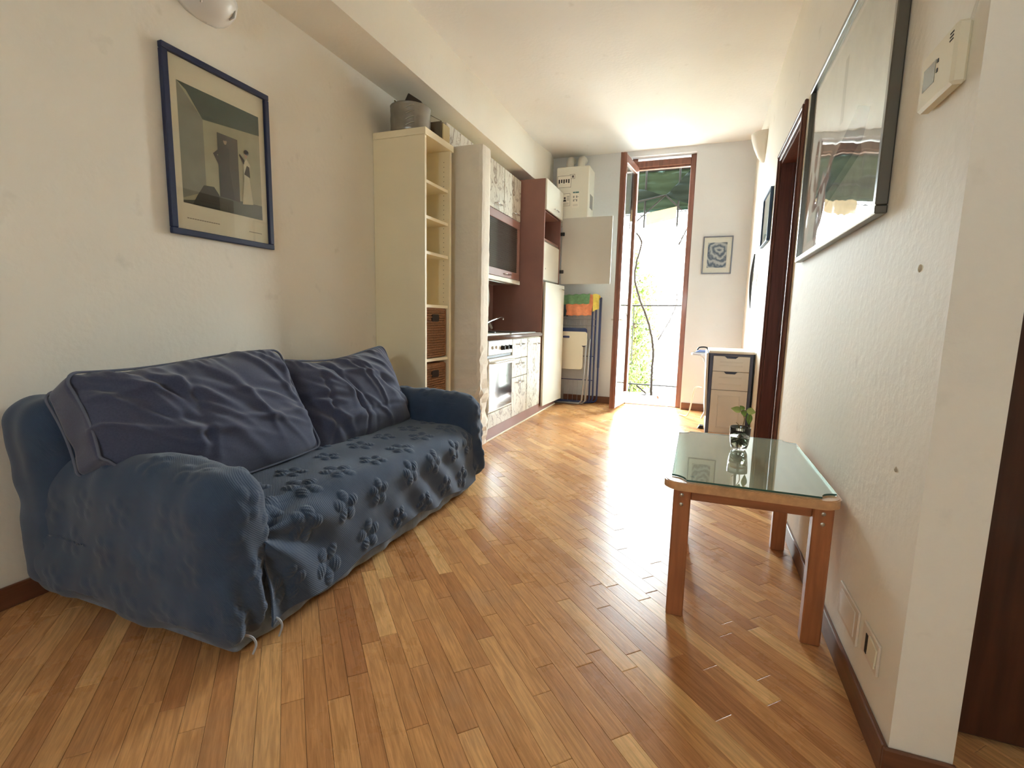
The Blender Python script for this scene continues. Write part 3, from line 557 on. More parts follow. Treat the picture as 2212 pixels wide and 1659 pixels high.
# wall cabinets with marbled doors
CX = -1.88
for y0, y1, lab in ((3.735, 4.215, 'marbled white wall cabinet partly hidden behind the plaster pier'), (4.22, 4.70, 'marbled white wall cabinet over the glass cabinet, nearest the pier'), (4.705, 5.185, 'marbled white wall cabinet beside the brown tall fridge unit')):
    t = thing('wall_cabinet', (-2.05, (y0 + y1) / 2, 2.085), lab, 'cabinet', 'marbled wall cabinets')
    bx(KB, CX - .022, y0, y1, 2.085, 2.51).obj('body', 'cream_inner', t)
    d = bx(CX - .022, CX, y0 + .002, y1 - .002, 2.083, 2.51, b=.003).obj('door', 'marbled_white', t); handle(d, y1 - .17 if y0 > 4 else y1 - .2, 2.135, .13, CX, m='chrome')
bx(KB, CX, 3.50, 3.732, 2.36, 2.51, b=.002).obj('filler_panel', 'marbled_white', None, label='marbled white filler panel above the plaster pier', cat='panel')
# glazed flip-up cabinet
t = thing('glass_cabinet', (-2.05, 4.7, 1.46), 'brown framed flip-up cabinet with ribbed dark glass above the hob', 'cabinet')
bx(KB, CX - .024, 4.22, 5.185, 1.46, 2.08).obj('body', 'kitchen_brown_dark', t)
b = B(); b.box(CX - .024, CX, 4.222, 5.183, 2.0, 2.078, b=.003); b.box(CX - .024, CX, 4.222, 5.183, 1.462, 1.535, b=.003); b.box(CX - .024, CX, 4.222, 4.295, 1.535, 2.0, b=.003); b.box(CX - .024, CX, 5.11, 5.183, 1.535, 2.0, b=.003); fr = b.obj('door_frame', 'kitchen_brown', t)
b = B()
for k in range(47): z = 1.535 + k * .00989; b.box(CX - .016, CX - .010 + (.0024 if k % 2 else 0), 4.295, 5.11, z, z + .00989)
b.obj('ribbed_glass', 'ribbed_glass', fr); handle(fr, 4.80, 1.497, .15, CX, m='chrome')
t = thing('range_hood', (-2.0, 4.7, 1.40), 'slim white extractor hood under the glass cabinet', 'hood')
bx(KB + .014, CX + .012, 4.225, 5.18, 1.415, 1.458, b=.004).obj('body', 'white_lacquer', t); b = B(); b.box(-2.15, -1.93, 4.3, 5.1, 1.410, 1.416); b.obj('filter', 'steel', t)
bx(KB, KB + .012, 3.725, 5.195, .905, 1.455).obj('backsplash', 'kitchen_brown', None, label='plain brown backsplash panel behind the worktop', cat='backsplash')
b = B(); b.tube(spline([(-2.165, 4.95, 1.41), (-2.15, 4.97, 1.25), (-2.16, 4.93, 1.08), (-2.13, 5.02, .935)], 8), .016, 8); b.obj('flexible_hose', 'hose', None, label='pale corrugated hose hanging in the corner above the worktop', cat='hose')
# worktop with sink and hob
t = thing('worktop', (-1.9, 4.46, .86), 'long pale worktop with a rounded brown front edge', 'worktop')
bx(KB, KX - .005, 3.725, 5.2, .862, .902, b=.003).obj('slab', 'worktop', t)
b = B(); b.lathe([(0, 3.725), (.019, 3.725), (.019, 5.2), (0, 5.2)], (KX - .005, 0, .881), 14, 'y'); b.obj('front_edge', 'worktop_brown', t)
t = thing('gas_hob', (-1.88, 4.03, .902), 'white gas hob with a closed lid on the worktop', 'hob'); bx(-2.14, -1.64, 3.76, 4.30, .902, .914, b=.003).obj('tray', 'white_lacquer', t)
for x in (-2.0, -1.77):
    for y in (3.9, 4.16): B().lathe([(0, .93), (.035, .93), (.045, .922), (.045, .914)], (x, y, 0), 16).obj('burner', 'black_plastic', t)
t = thing('sink', (-1.88, 4.76, .902), 'steel inset sink with a raised rim on the worktop', 'sink')
b = B(); b.box(-2.13, -1.65, 4.38, 4.42, .902, .912, b=.003); b.box(-2.13, -1.65, 5.08, 5.12, .902, .912, b=.003); b.box(-2.13, -2.06, 4.42, 5.08, .902, .912, b=.003); b.box(-1.70, -1.65, 4.42, 5.08, .902, .912, b=.003); b.obj('rim', 'steel', t)
bx(-2.06, -1.70, 4.42, 5.08, .9025, .904).obj('basin', 'dark_metal', t)
t = thing('tap', (-1.97, 4.50, .912), 'thin chrome swan-neck tap rising over the sink', 'tap')
B().tube(spline([(-2.0, 4.44, .912), (-2.0, 4.45, .95), (-1.985, 4.56, 1.0), (-1.96, 4.76, 1.045), (-1.95, 4.88, 1.062), (-1.95, 4.90, 1.045), (-1.95, 4.90, 1.03)], 6), .010, 8).obj('spout', 'chrome', t)
b = B(); b.lathe([(0, .912), (.027, .912), (.025, .945), (.017, .955), (0, .956)], (-2.0, 4.44, 0), 16); b.obj('base', 'chrome', t)
for k, y in enumerate((4.70, 4.78)):
    b = B(); b.lathe([(0, .912), (.012, .912), (.010, .955), (.014, .96), (.006, .972), (0, .973)], (-2.085, y, 0), 12); b.obj('tap_lever', 'chrome', t)
# oven
t = thing('oven', (-1.9, 4.02, .1), 'built-in white oven with three black knobs and a mirror-dark glass door', 'oven')
bx(KB, KX - .03, 3.735, 4.298, .11, .86).obj('body', 'oven_white', t)
cp = bx(KX - .03, KX, 3.737, 4.296, .735, .858, b=.004).obj('control_panel', 'oven_white', t)
for y in (4.03, 4.12, 4.21):
    b = B(); b.lathe([(0, KX + .03), (.014, KX + .03), (.019, KX + .016), (.022, KX), ], (0, y, .79), 16, 'x'); b.box(KX + .02, KX + .034, y - .004, y + .004, .772, .808); b.obj('knob', 'black_plastic', cp)
for y in (3.82, 3.90): B().lathe([(0, KX + .012), (.012, KX + .012), (.015, KX)], (0, y, .80), 12, 'x').obj('button', 'oven_white', cp)
bx(KX - .03, KX - .012, 3.737, 4.296, .712, .732).obj('vent_slot', 'black_plastic', t)
od = bx(KX - .03, KX + .004, 3.737, 4.296, .245, .708, b=.005).obj('door', 'oven_white', t)
bx(KX + .0035, KX + .0065, 3.752, 4.282, .262, .640, b=.001).obj('door_glass', 'oven_glass', od)
b = B(); b.tube(spline([(KX + .004, 3.77, .672), (KX + .038, 3.785, .676), (KX + .042, 4.015, .678), (KX + .038, 4.25, .676), (KX + .004, 4.265, .672)], 5), .0095, 8); b.obj('handle', 'white_lacquer', od)
bx(KX - .03, KX + .001, 3.737, 4.296, .112, .238, b=.003).obj('bottom_panel', 'marbled_white', t)
# drawers and base cupboard
t = thing('drawer_unit', (-1.9, 4.51, .1), 'narrow kitchen drawer unit with three marbled fronts beside the oven', 'drawer unit'); bx(KB, KX - .022, 4.303, 4.735, .11, .86).obj('body', 'cream_inner', t)
for z0, z1 in ((.672, .855), (.492, .667), (.112, .487)): d = bx(KX - .022, KX, 4.305, 4.733, z0, z1, b=.003).obj('drawer_front', 'marbled_white', t); handle(d, 4.50, z1 - .05, .16, m='chrome')
t = thing('base_cupboard', (-1.9, 4.96, .1), 'single-door marbled base cupboard next to the tall fridge unit', 'cupboard'); bx(KB, KX - .022, 4.738, 5.195, .11, .86).obj('body', 'cream_inner', t)
d = bx(KX - .022, KX, 4.742, 5.175, .112, .855, b=.003).obj('door', 'marbled_white', t); handle(d, 5.02, .79, .15, m='chrome')
t = thing('plinth', (-1.66, 4.6, 0), 'brown kitchen plinth with a pale strip at the floor', 'plinth'); bx(-1.70, KX - .008, 3.725, 5.86, .004, .108).obj('board', 'kitchen_brown', t); bx(KX - .008, KX - .001, 3.725, 5.86, 0.001, .016, b=.002).obj('seal_strip', 'ivory_plastic', t)
# tall fridge housing
t = thing('fridge_unit', (-1.9, 5.54, 0), 'tall brown fridge housing with white doors at the end of the kitchen', 'fridge unit'); ty0, ty1 = 5.205, 5.875
bx(KB, KX - .004, ty0, ty0 + .022, .11, 2.53, b=.001).obj('side_panel', 'kitchen_brown', t); bx(KB, KX - .004, ty1 - .022, ty1, .11, 2.53, b=.001).obj('side_panel', 'kitchen_brown', t)
bx(KB, KX - .004, ty0 + .022, ty1 - .022, 2.508, 2.53).obj('top_panel', 'kitchen_brown', t); bx(KB, KX - .024, ty0 + .022, ty1 - .022, 1.905, 1.925).obj('shelf', 'kitchen_brown', t); bx(KB, KX - .024, ty0 + .022, ty1 - .022, 2.205, 2.222).obj('shelf', 'kitchen_brown', t); bx(KB, KB + .01, ty0 + .022, ty1 - .022, 1.925, 2.205).obj('back_panel', 'kitchen_brown_dark', t)
d = bx(KX - .004, KX + .016, ty0 + .003, ty1 - .003, 2.215, 2.528, b=.003).obj('door', 'white_lacquer', t); handle(d, 5.55, 2.265, .16, KX + .016, m='chrome')
bx(KB + .02, KX - .05, ty0 + .03, ty1 - .03, .12, 1.90).obj('fridge_body', 'white_lacquer', t)
fz = bx(KX - .05, KX - .008, ty0 + .024, ty1 - .026, 1.475, 1.885, b=.008).obj('freezer_door', 'white_lacquer', t); B().lathe([(.006, KX - .008), (.012, KX - .006), (.006, KX - .004)], (0, 5.30, 1.60), 10, 'x').obj('badge', 'steel', fz)
b = B(); b.box(KX - .05, KX - .02, ty0 + .03, ty1 - .03, 1.886, 1.903); b.obj('vent', 'steel', t)
lo = B(); lo.M = Matrix.Translation((KX + .004, ty0 + .012, 0)) @ Matrix.Rotation(-.055, 4, 'Z'); lo.box(0, .024, 0, .665, .075, 1.452, b=.004); lo = lo.obj('lower_door', 'white_lacquer', t)
handle(lo, 5.73, 1.40, .17, KX + .062, m='chrome')
od = B(); od.M = Matrix.Translation((KX + .012, ty1 + .012, 0)) @ Matrix.Rotation(-.035, 4, 'Z'); od.box(0, .60, 0, .018, 1.475, 2.245, b=.002); od = od.obj('open_door', 'door_back_grey', t, label='open grey cupboard door')
b = B(); b.box(KX + .607, KX + .612, ty1 - .013, ty1 + .009, 1.476, 2.244); b.obj('edge_band', 'white_lacquer', od)
for z in (2.06, 1.62): b = B(); b.box(KX - .004, KX + .045, ty1 - .004, ty1 + .010, z - .02, z + .02, b=.003); b.box(KX + .012, KX + .032, ty1 - .016, ty1 - .002, z - .014, z + .014, b=.003); b.obj('hinge', 'dark_metal', od)

# ------------------------------------------------------------------ boiler on the far wall
t = thing('boiler', (-1.46, 6.05, 2.2), 'white wall-hung gas boiler with instruction stickers in the far corner', 'boiler')
body = B(); body.box(-1.70, -1.30, 5.92, YF - .001, 2.2, 2.84, b=.012); body = body.obj('casing', 'boiler_white', t)
FYB = 5.9195
def sticker(x0, x1, z0, z1, name='sticker'):
    s_ = bx(x0, x1, FYB - .0008, FYB, z0, z1).obj(name, 'label_paper', t); b = B()
    for q in ((x0, x1, z0, z0 + .003), (x0, x1, z1 - .003, z1), (x0, x0 + .003, z0, z1), (x1 - .003, x1, z0, z1)): b.box(q[0], q[1], FYB - .0012, FYB - .0008, q[2], q[3])
    return s_, b
s_, b = sticker(-1.685, -1.52, 2.605, 2.74)
b.box(-1.52, -1.475, FYB - .0012, FYB - .0008, 2.70, 2.703); b.box(-1.478, -1.475, FYB - .0012, FYB - .0008, 2.70, 2.75); b.box(-1.54, -1.475, FYB - .0012, FYB - .0008, 2.747, 2.75)
for k in range(5): b.box(-1.672 + k * .029, -1.655 + k * .029, FYB - .0013, FYB - .0008, 2.655 + .006 * (k % 2), 2.70)
b.box(-1.508, -1.49, FYB - .0013, FYB - .0008, 2.712, 2.738); b.obj('print', 'label_ink', s_, kind='stuff')
s_, b = sticker(-1.62, -1.525, 2.395, 2.535)
b.lathe([(0, FYB - .0013), (.012, FYB - .0012)], (-1.59, 0, 2.485), 14, 'y'); b.prism([(-1.61, 2.445), (-1.57, 2.445), (-1.578, 2.468), (-1.602, 2.468)], FYB - .0013, FYB - .0008, 'y')
for k in range(6): b.box(-1.565, -1.535, FYB - .0012, FYB - .0008, 2.505 - k * .010, 2.508 - k * .010)
for k in range(3): b.box(-1.612, -1.54, FYB - .0012, FYB - .0008, 2.428 - k * .009, 2.430 - k * .009)
b.obj('print', 'label_ink', s_, kind='stuff')
s_ = bx(-1.50, -1.418, FYB - .0008, FYB, 2.37, 2.55).obj('sticker', 'label_paper', t); b = B()
for k in range(2):
    for j in range(2): b.box(-1.488 + k * .035, -1.472 + k * .035, FYB - .0012, FYB - .0008, 2.44 + j * .04, 2.465 + j * .04)
b.box(-1.468, -1.458, FYB - .0012, FYB - .0008, 2.458, 2.468); b.box(-1.432, -1.424, FYB - .0012, FYB - .0008, 2.488, 2.496)
for k in range(3): b.box(-1.49, -1.43, FYB - .0012, FYB - .0008, 2.405 - k * .008, 2.407 - k * .008)
b.obj('print', 'label_grey', s_, kind='stuff'); b = B(); b.box(-1.492, -1.465, FYB - .0013, FYB - .0008, 2.535, 2.55); b.box(-1.462, -1.42, FYB - .0012, FYB - .0008, 2.535, 2.55); b.obj('header', 'label_teal', s_)
bx(-1.2995, -1.2985, 5.98, 6.14, 2.37, 2.53).obj('rating_plate', 'label_grey', t)
for x in (-1.58, -1.44):
    b = B(); b.tube(spline([(x, 6.08, 2.835), (x, 6.08, 2.90), (x, 6.10, 2.955), (x, 6.16, 2.975), (x, YF, 2.975)], 6), .045, 14); p = b.obj('flue_pipe', 'pipe_white', t)
    b = B(); b.lathe([(.045, 2.838), (.051, 2.838), (.051, 2.856), (.045, 2.856)], (x, 6.08, 0), 18); b.obj('flue_collar', 'black_plastic', p)
B().tube(spline([(-1.64, 6.1, 2.84), (-1.68, 6.12, 2.88), (-1.72, 6.16, 2.86), (-1.76, 6.2, 2.80)], 6), .006, 6).obj('cable', 'black_plastic', t)

# ------------------------------------------------------------------ folded laundry rack, stool and cloths in the far corner
t = thing('drying_rack', (-1.4, 6.05, 0), 'folded blue wire clothes-drying rack leaning in the far corner', 'drying rack')
def loop(x0, x1, y, z0, z1, r): return [(px, y, pz) for px, pz in rrect(x0, x1, z0, z1, r, 6)]
for k, (x0, x1, y, z1) in enumerate(((-1.72, -1.145, 6.14, 1.345), (-1.71, -1.19, 6.10, 1.29), (-1.70, -1.225, 6.06, 1.26))): B().tube(loop(x0, x1, y, .012, z1, .06), .0115, 8, closed=True).obj('frame_tube', 'rack_blue', t)
b = B()
for k in range(11): x = -1.69 + k * .044; b.tube([(x, 6.08, .52), (x, 6.08, 1.24)], .0022, 5)
b.obj('wire', 'wire', t, kind='stuff')
for z in (.98, 1.06, .30, .60): B().tube([(-1.705, 6.08, z), (-1.19, 6.08, z)], .0055, 6).obj('crossbar', 'wire' if z > .7 else 'rack_blue', t)
b = B()
for k in range(8): x = -1.68 + k * .06; b.tube([(x, 6.062, .03), (x, 6.062, .30)], .0022, 5)
b.obj('wire', 'wire', t, kind='stuff')
b = B(); b.prism(rrect(-1.155, -1.13, .45, 1.33, .011), 6.115, 6.15, 'y'); b.obj('side_wing', 'rack_blue', t)
def cloth(name, poly, y, m, lab, seed):
    """hanging cloth: fine grid cut to a four-cornered outline, folded over the rack's top tube"""
    (x0, z0), (x1, z1), (x2, z2), (x3, z3) = poly; n, mm = 26, 18; V = []
    for j in range(mm + 1):
        for i in range(n + 1):
            s_, q = i / n, j / mm; x = (x0 + (x1 - x0) * s_) * (1 - q) + (x3 + (x2 - x3) * s_) * q; z = (z0 + (z1 - z0) * s_) * (1 - q) + (z3 + (z2 - z3) * s_) * q
            V.append((x, y + .007 * math.sin(x * 60 + seed) * q + .006 * math.sin(x * 23 + z * 31 + seed), z + .004 * math.sin(x * 70 + seed)))
    top = [(x, y + .05, z - .02) for x, _, z in V[:n + 1]]; back = [(x, y + .14, z - .06) for x, _, z in V[:n + 1]]; V = back + [(x, y + .075, z + .006) for x, _, z in top] + V; rows = mm + 3
    F = [(j * (n + 1) + i, j * (n + 1) + i + 1, (j + 1) * (n + 1) + i + 1, (j + 1) * (n + 1) + i) for j in range(rows - 1) for i in range(n)]
    o = link_mesh(name, V, F, m, None, True, label=lab, cat='cloth', group='cleaning cloths on the drying rack'); sm = o.modifiers.new('thickness', 'SOLIDIFY'); sm.thickness = .003
cloth('cleaning_cloth', [(-1.71, 1.345), (-1.255, 1.365), (-1.26, 1.245), (-1.71, 1.235)], 6.005, 'cloth_green', 'green cleaning cloth over the top of the drying rack', 1)
cloth('cleaning_cloth', [(-1.56, 1.352), (-1.20, 1.358), (-1.235, 1.105), (-1.55, 1.10)], 6.022, 'cloth_orange', 'orange cleaning cloth hanging on the drying rack', 2)
cloth('cleaning_cloth', [(-1.22, 1.362), (-1.145, 1.358), (-1.142, 1.19), (-1.215, 1.15)], 6.012, 'cloth_yellow', 'yellow cleaning cloth at the rack\'s right end', 3)
cloth('cleaning_cloth', [(-1.71, 1.335), (-1.52, 1.335), (-1.53, 1.09), (-1.71, 1.08)], 6.034, 'cloth_teal', 'dark teal cloth behind the green one on the rack', 4)
t = thing('folding_stool', (-1.45, 5.95, 0), 'folded cream plastic step stool with a grip slot leaning on the rack', 'stool')
b = B(); b.prism(rrect(-1.72, -1.262, .735, .905, .03), 5.945, 5.965, 'y'); s_ = b.obj('seat_top', 'stool_white', t); b = B(); b.prism(rrect(-1.56, -1.475, .825, .852, .013), 5.942, 5.9455, 'y'); b.obj('grip_slot', 'rack_blue', s_)
b = B(); b.prism(rrect(-1.72, -1.305, .44, .735, .035), 5.955, 5.972, 'y'); b.obj('step_panel', 'stool_white', t)
for x0, x1, y in ((-1.72, -1.272, 5.982), (-1.72, -1.235, 6.005)): B().tube([(x1, y, .82), (x1 - .01, y - .012, .4), (x1 - .025, y - .025, .05), (x1 - .06, y - .027, .013), (x0, y - .027, .013)], .0115, 8).obj('leg', 'wire', t)
b = B(); b.prism(rrect(-1.72, -1.27, .72, .95, .03), 5.985, 6.0, 'y'); b.obj('blue_tray', 'rack_blue', None, label='blue plastic tray showing behind the folded stool', cat='tray')

# ------------------------------------------------------------------ pictures
def shapes(b, polys, x, sgn, mats):
    for i, (mn, pl) in enumerate(polys):
        xx = x + sgn * .00025 * (i + 1); n0 = len(b.V); b.cm = mats.index(mn); fc = list(range(len(pl))); b.add([(xx, y, z) for y, z in pl], [fc if sgn > 0 else fc[::-1]])
def rect(y0, y1, z0, z1): return [(y0, z0), (y1, z0), (y1, z1), (y0, z1)]
def ell(cy_, cz, ry, rz, n=14): return [(cy_ + ry * math.cos(2 * math.pi * k / n), cz + rz * math.sin(2 * math.pi * k / n)) for k in range(n)]
def frame_x(parent, x0, x1, y0, y1, z0, z1, wd, m):
    b = B(); b.box(x0, x1, y0, y1, z0, z0 + wd, b=.003); b.box(x0, x1, y0, y1, z1 - wd, z1, b=.003); b.box(x0, x1, y0, y0 + wd, z0 + wd, z1 - wd, b=.003); b.box(x0, x1, y1 - wd, y1, z0 + wd, z1 - wd, b=.003); return b.obj('frame', m, parent)
t = thing('framed_poster', (XL + .01, 1.835, 1.39), 'navy-framed poster of two figures in a doorway, above the sofa', 'picture')
frame_x(t, XL + .001, XL + .026, 1.556, 2.112, 1.39, 2.176, .027, 'navy_frame'); bx(XL + .001, XL + .010, 1.57, 2.10, 1.40, 2.165).obj('mount', 'mat_cream', t)
px = XL + .010; Y = lambda u: 1.622 + u * .43; Zp = lambda v: 1.535 + v * .515
PM = ['pr_wall', 'pr_wall_left', 'pr_ceiling', 'pr_floor', 'pr_door', 'pr_door_leaf', 'pr_lump', 'pr_dark', 'pr_skin', 'pr_white']; uv = lambda *l: [(Y(u), Zp(v)) for u, v in l]
def E_(u, v, ru, rv): return ell(Y(u), Zp(v), ru * .43, rv * .515)
b = B(); shapes(b, [('pr_wall', uv((0, 0), (1, 0), (1, 1), (0, 1))), ('pr_wall_left', uv((0, .04), (.27, .14), (.27, .76), (0, 1))), ('pr_ceiling', uv((0, 1), (.10, .95), (.27, .76), (1, .82), (1, 1))), ('pr_floor', uv((0, 0), (1, 0), (1, .14), (.3, .13), (.12, .04), (0, .02))),
    ('pr_door', uv((.43, .13), (.55, .13), (.55, .70), (.43, .70))), ('pr_door_leaf', uv((.55, .13), (.69, .12), (.69, .70), (.55, .70))), ('pr_lump', uv((.10, .0), (.42, .0), (.42, .14), (.36, .20), (.24, .19), (.16, .09))),
    ('pr_dark', uv((.44, .13), (.62, .13), (.57, .40), (.575, .58), (.53, .62), (.47, .58), (.47, .40))), ('pr_dark', uv((.47, .58), (.37, .50), (.44, .40), (.47, .44), (.42, .50), (.48, .55))), ('pr_skin', E_(.525, .645, .022, .032)), ('pr_dark', E_(.515, .672, .04, .026)),
    ('pr_white', uv((.72, .11), (.87, .13), (.83, .38), (.85, .50), (.80, .55), (.755, .50), (.76, .36))), ('pr_dark', uv((.76, .40), (.84, .38), (.835, .48), (.80, .49))), ('pr_dark', uv((.76, .49), (.70, .56), (.705, .58), (.77, .53))), ('pr_skin', E_(.79, .585, .022, .034)), ('pr_dark', E_(.80, .612, .033, .024))], px, 1, PM); b.obj('print', PM, t)
b = B()
for y0, y1, z in ((1.635, 1.80, 1.468), (1.965, 2.045, 1.462)):
    for k in range(14): yy = y0 + (y1 - y0) * k / 14; b.box(px + .0001, px + .0004, yy, yy + (y1 - y0) / 14 * .8, z, z + .004)
b.obj('caption', 'caption_ink', t, kind='stuff'); bx(XL + .0135, XL + .0155, 1.575, 2.095, 1.41, 2.16).obj('glass', 'picture_glass', t)
# big print on the right wall
t = thing('framed_print', (XR - .01, 2.33, 1.36), 'large silver-framed print under wavy glass on the right wall', 'picture'); py0, py1, pz0, pz1 = 1.715, 2.955, 1.365, 2.205
frame_x(t, XR - .032, XR - .001, py0, py1, pz0, pz1, .024, 'silver_frame'); bx(XR - .012, XR - .001, py0 + .01, py1 - .01, pz0 + .01, pz1 - .01).obj('mount', 'mat_white', t)
PM = ['pr_pale', 'pr_sky', 'pr_grey', 'pr_dgrey', 'mat_white']; b = B()
shapes(b, [('pr_pale', rect(1.80, 2.87, 1.43, 2.14)), ('pr_grey', [(2.0, 1.62), (2.7, 1.50), (2.74, 1.60), (2.1, 1.80)]), ('pr_dgrey', [(1.95, 1.74), (2.1, 1.80), (2.72, 1.62), (2.7, 1.56), (2.0, 1.66)]), ('pr_sky', [(2.55, 1.44), (2.8, 1.44), (2.78, 1.56), (2.6, 1.58)]), ('pr_grey', rect(2.30, 2.35, 1.82, 2.06))], XR - .012, -1, PM); b.obj('print', PM, t)
bx(XR - .0185, XR - .0165, py0 + .02, py1 - .02, pz0 + .02, pz1 - .02).obj('glass', 'wavy_picture_glass', t)
# small blue-edged picture, further along
t = thing('small_picture', (XR - .01, 4.62, 1.69), 'small blue-edged picture beyond the brown door on the right wall', 'picture'); frame_x(t, XR - .024, XR - .001, 4.40, 4.86, 1.695, 2.105, .014, 'blue_edge'); bx(XR - .012, XR - .001, 4.41, 4.85, 1.70, 2.10).obj('mount', 'mat_white', t)
PM = ['pr_sky', 'pr_green']; b = B(); shapes(b, [('pr_sky', rect(4.45, 4.81, 1.75, 2.06)), ('pr_green', rect(4.45, 4.81, 1.75, 1.82))], XR - .012, -1, PM); b.obj('print', PM, t); bx(XR - .017, XR - .0155, 4.412, 4.848, 1.707, 2.093).obj('glass', 'picture_glass', t)
# small print on the far wall
t = thing('small_print', (.15, YF - .01, 1.6), 'small grey-framed blue swirl print right of the balcony door', 'picture'); x0, x1, z0, z1 = -.006, .308, 1.605, 2.026; b = B(); wd = .012; y0, y1 = YF - .022, YF - .001
b.box(x0, x1, y0, y1, z0, z0 + wd, b=.002); b.box(x0, x1, y0, y1, z1 - wd, z1, b=.002); b.box(x0, x0 + wd, y0, y1, z0 + wd, z1 - wd, b=.002); b.box(x1 - wd, x1, y0, y1, z0 + wd, z1 - wd, b=.002); b.obj('frame', 'grey_frame', t)
bx(x0 + .008, x1 - .008, YF - .012, YF - .001, z0 + .008, z1 - .008).obj('mount', 'mat_white', t); bx(x0 + .052, x1 - .058, YF - .0126, YF - .012, z0 + .07, z1 - .07).obj('print', 'blue_swirl_print', t); bx(x0 + .01, x1 - .01, YF - .0165, YF - .015, z0 + .01, z1 - .01).obj('glass', 'picture_glass', t)

# ------------------------------------------------------------------ right wall fittings
t = thing('thermostat', (XR - .015, 1.41, 1.54), 'ivory wall thermostat with a small grey screen, right of the big print', 'thermostat')
b = B(); b.box(XR - .028, XR - .0005, 1.325, 1.495, 1.545, 1.668, b=.006); bd = b.obj('casing', 'ivory_plastic', t); bx(XR - .0288, XR - .0278, 1.412, 1.472, 1.585, 1.632).obj('screen', 'lcd', t)
for z in (1.60, 1.62): bx(XR - .0295, XR - .0278, 1.398, 1.404, z, z + .008).obj('button', 'black_plastic', t)
for k in range(3): bx(XR - .0288, XR - .0278, 1.336, 1.352, 1.636 + k * .007, 1.639 + k * .007).obj('vent', 'hole', t)
B().tube(spline([(XR - .004, 1.33, 1.667), (XR - .004, 1.315, 1.69), (XR - .004, 1.30, 1.70), (XR - .004, 1.285, 1.73)], 5), .003, 6).obj('wire', 'cable', t)
t = thing('blank_plate', (XR - .005, 1.63, .15), 'blank beige wall plate low on the right wall', 'wall plate'); bx(XR - .007, XR - .0005, 1.535, 1.725, .152, .256, b=.002).obj('plate', 'beige_plate', t); bx(XR - .009, XR - .007, 1.56, 1.70, .166, .242, b=.002).obj('cover', 'white_plastic', t)
t = thing('broken_socket', (XR - .005, 1.43, .18), 'broken beige wall socket with an open slot near the wall corner', 'socket'); bx(XR - .007, XR - .0005, 1.372, 1.492, .178, .262, b=.002).obj('plate', 'beige_plate', t); bx(XR - .0085, XR - .0068, 1.448, 1.462, .19, .242).obj('slot', 'hole', t)
b = B(); b.M = Matrix.Translation((XR - .009, 1.41, .20)) @ Matrix.Rotation(.12, 4, 'X'); b.box(-.002, .002, -.028, .028, -.005, .05, b=.001); b.obj('insert', 'ivory_plastic', t); B().lathe([(0, XR - .008), (.004, XR - .0068)], (0, 1.385, .20), 8, 'x').obj('screw', 'hole', t)
t = thing('wall_sconce', (XR - .06, 5.34, 2.56), 'white plaster wall lamp high on the right wall near the far corner', 'wall lamp')
V = []; n = 14; lev = [(2.55, .02, .03), (2.60, .06, .065), (2.68, .10, .10), (2.76, .125, .125), (2.80, .13, .13)]
for z, ry, rx in lev:
    for k in range(n + 1): an = math.pi * k / n; V.append((XR - rx * math.sin(an), 5.34 + ry * math.cos(an), z))
F = [(j * (n + 1) + i, j * (n + 1) + i + 1, (j + 1) * (n + 1) + i + 1, (j + 1) * (n + 1) + i) for j in range(len(lev) - 1) for i in range(n)] + [list(range(n + 1))[::-1]]
o = link_mesh('shade', V, F, 'sconce_plaster', t, True); sm = o.modifiers.new('thickness', 'SOLIDIFY'); sm.thickness = .006; bx(XR - .012, XR - .0005, 5.28, 5.40, 2.60, 2.74, b=.003).obj('back_plate', 'sconce_plaster', t)
t = thing('wall_lamp', (XL + .08, 1.77, 2.37), 'white glass wall lamp above the poster, at the picture\'s top edge', 'wall lamp')
V = []; lev = [(2.365, .02, .03), (2.372, .07, .08), (2.395, .115, .115), (2.43, .14, .135), (2.47, .15, .14)]
for z, ry, rx in lev:
    for k in range(n + 1): an = math.pi * k / n; V.append((XL + rx * math.sin(an), 1.77 + ry * math.cos(an), z))
o = link_mesh('glass_shade', V, F, 'opal_glass', t, True); sm = o.modifiers.new('thickness', 'SOLIDIFY'); sm.thickness = .005; bx(XL + .0005, XL + .02, 1.69, 1.85, 2.39, 2.46, b=.003).obj('back_plate', 'dark_metal', t)
for y in (1.70, 1.84): B().tube([(XL + .09, y, 2.388), (XL + .105, y + (.012 if y > 1.77 else -.012), 2.40), (XL + .11, y + (.014 if y > 1.77 else -.014), 2.43)], .006, 6).obj('clip', 'steel', t)
b = B(); pts = [(XR - .03 - .012 * math.sin(k / 9 * 3.1), 5.17 + .018 * k / 9, 1.69 - .5 * k / 9) for k in range(10)]
b.tube(pts, [.002 + .013 * math.sin(math.pi * min(1, .12 + k / 9 * .85)) for k in range(10)], 6); b.obj('hanging_strip', 'dark_strip', None, label='thin dark strip hanging on the right wall below the small picture', cat='wall ornament')
bx(XR - .014, XR - .0005, 5.42, 5.50, 1.46, 1.54, b=.003).obj('light_switch', 'white_plastic', None, label='white light switch on the right wall behind the hanging strip', cat='switch')
for i, (y, z, s_, lab) in enumerate(((1.44, 1.185, .008, 'small filled screw hole in the wall below the thermostat'), (1.43, .70, .006, 'tiny paint chip in the wall above the broken socket'))):
    b = B(); b.lathe([(0, XR - .004), (s_, XR - .002), (s_ * 1.25, XR - .0003)], (0, y, z), 9, 'x'); b.obj('wall_scar', 'paint_chip', None, label=lab, cat='wall mark')

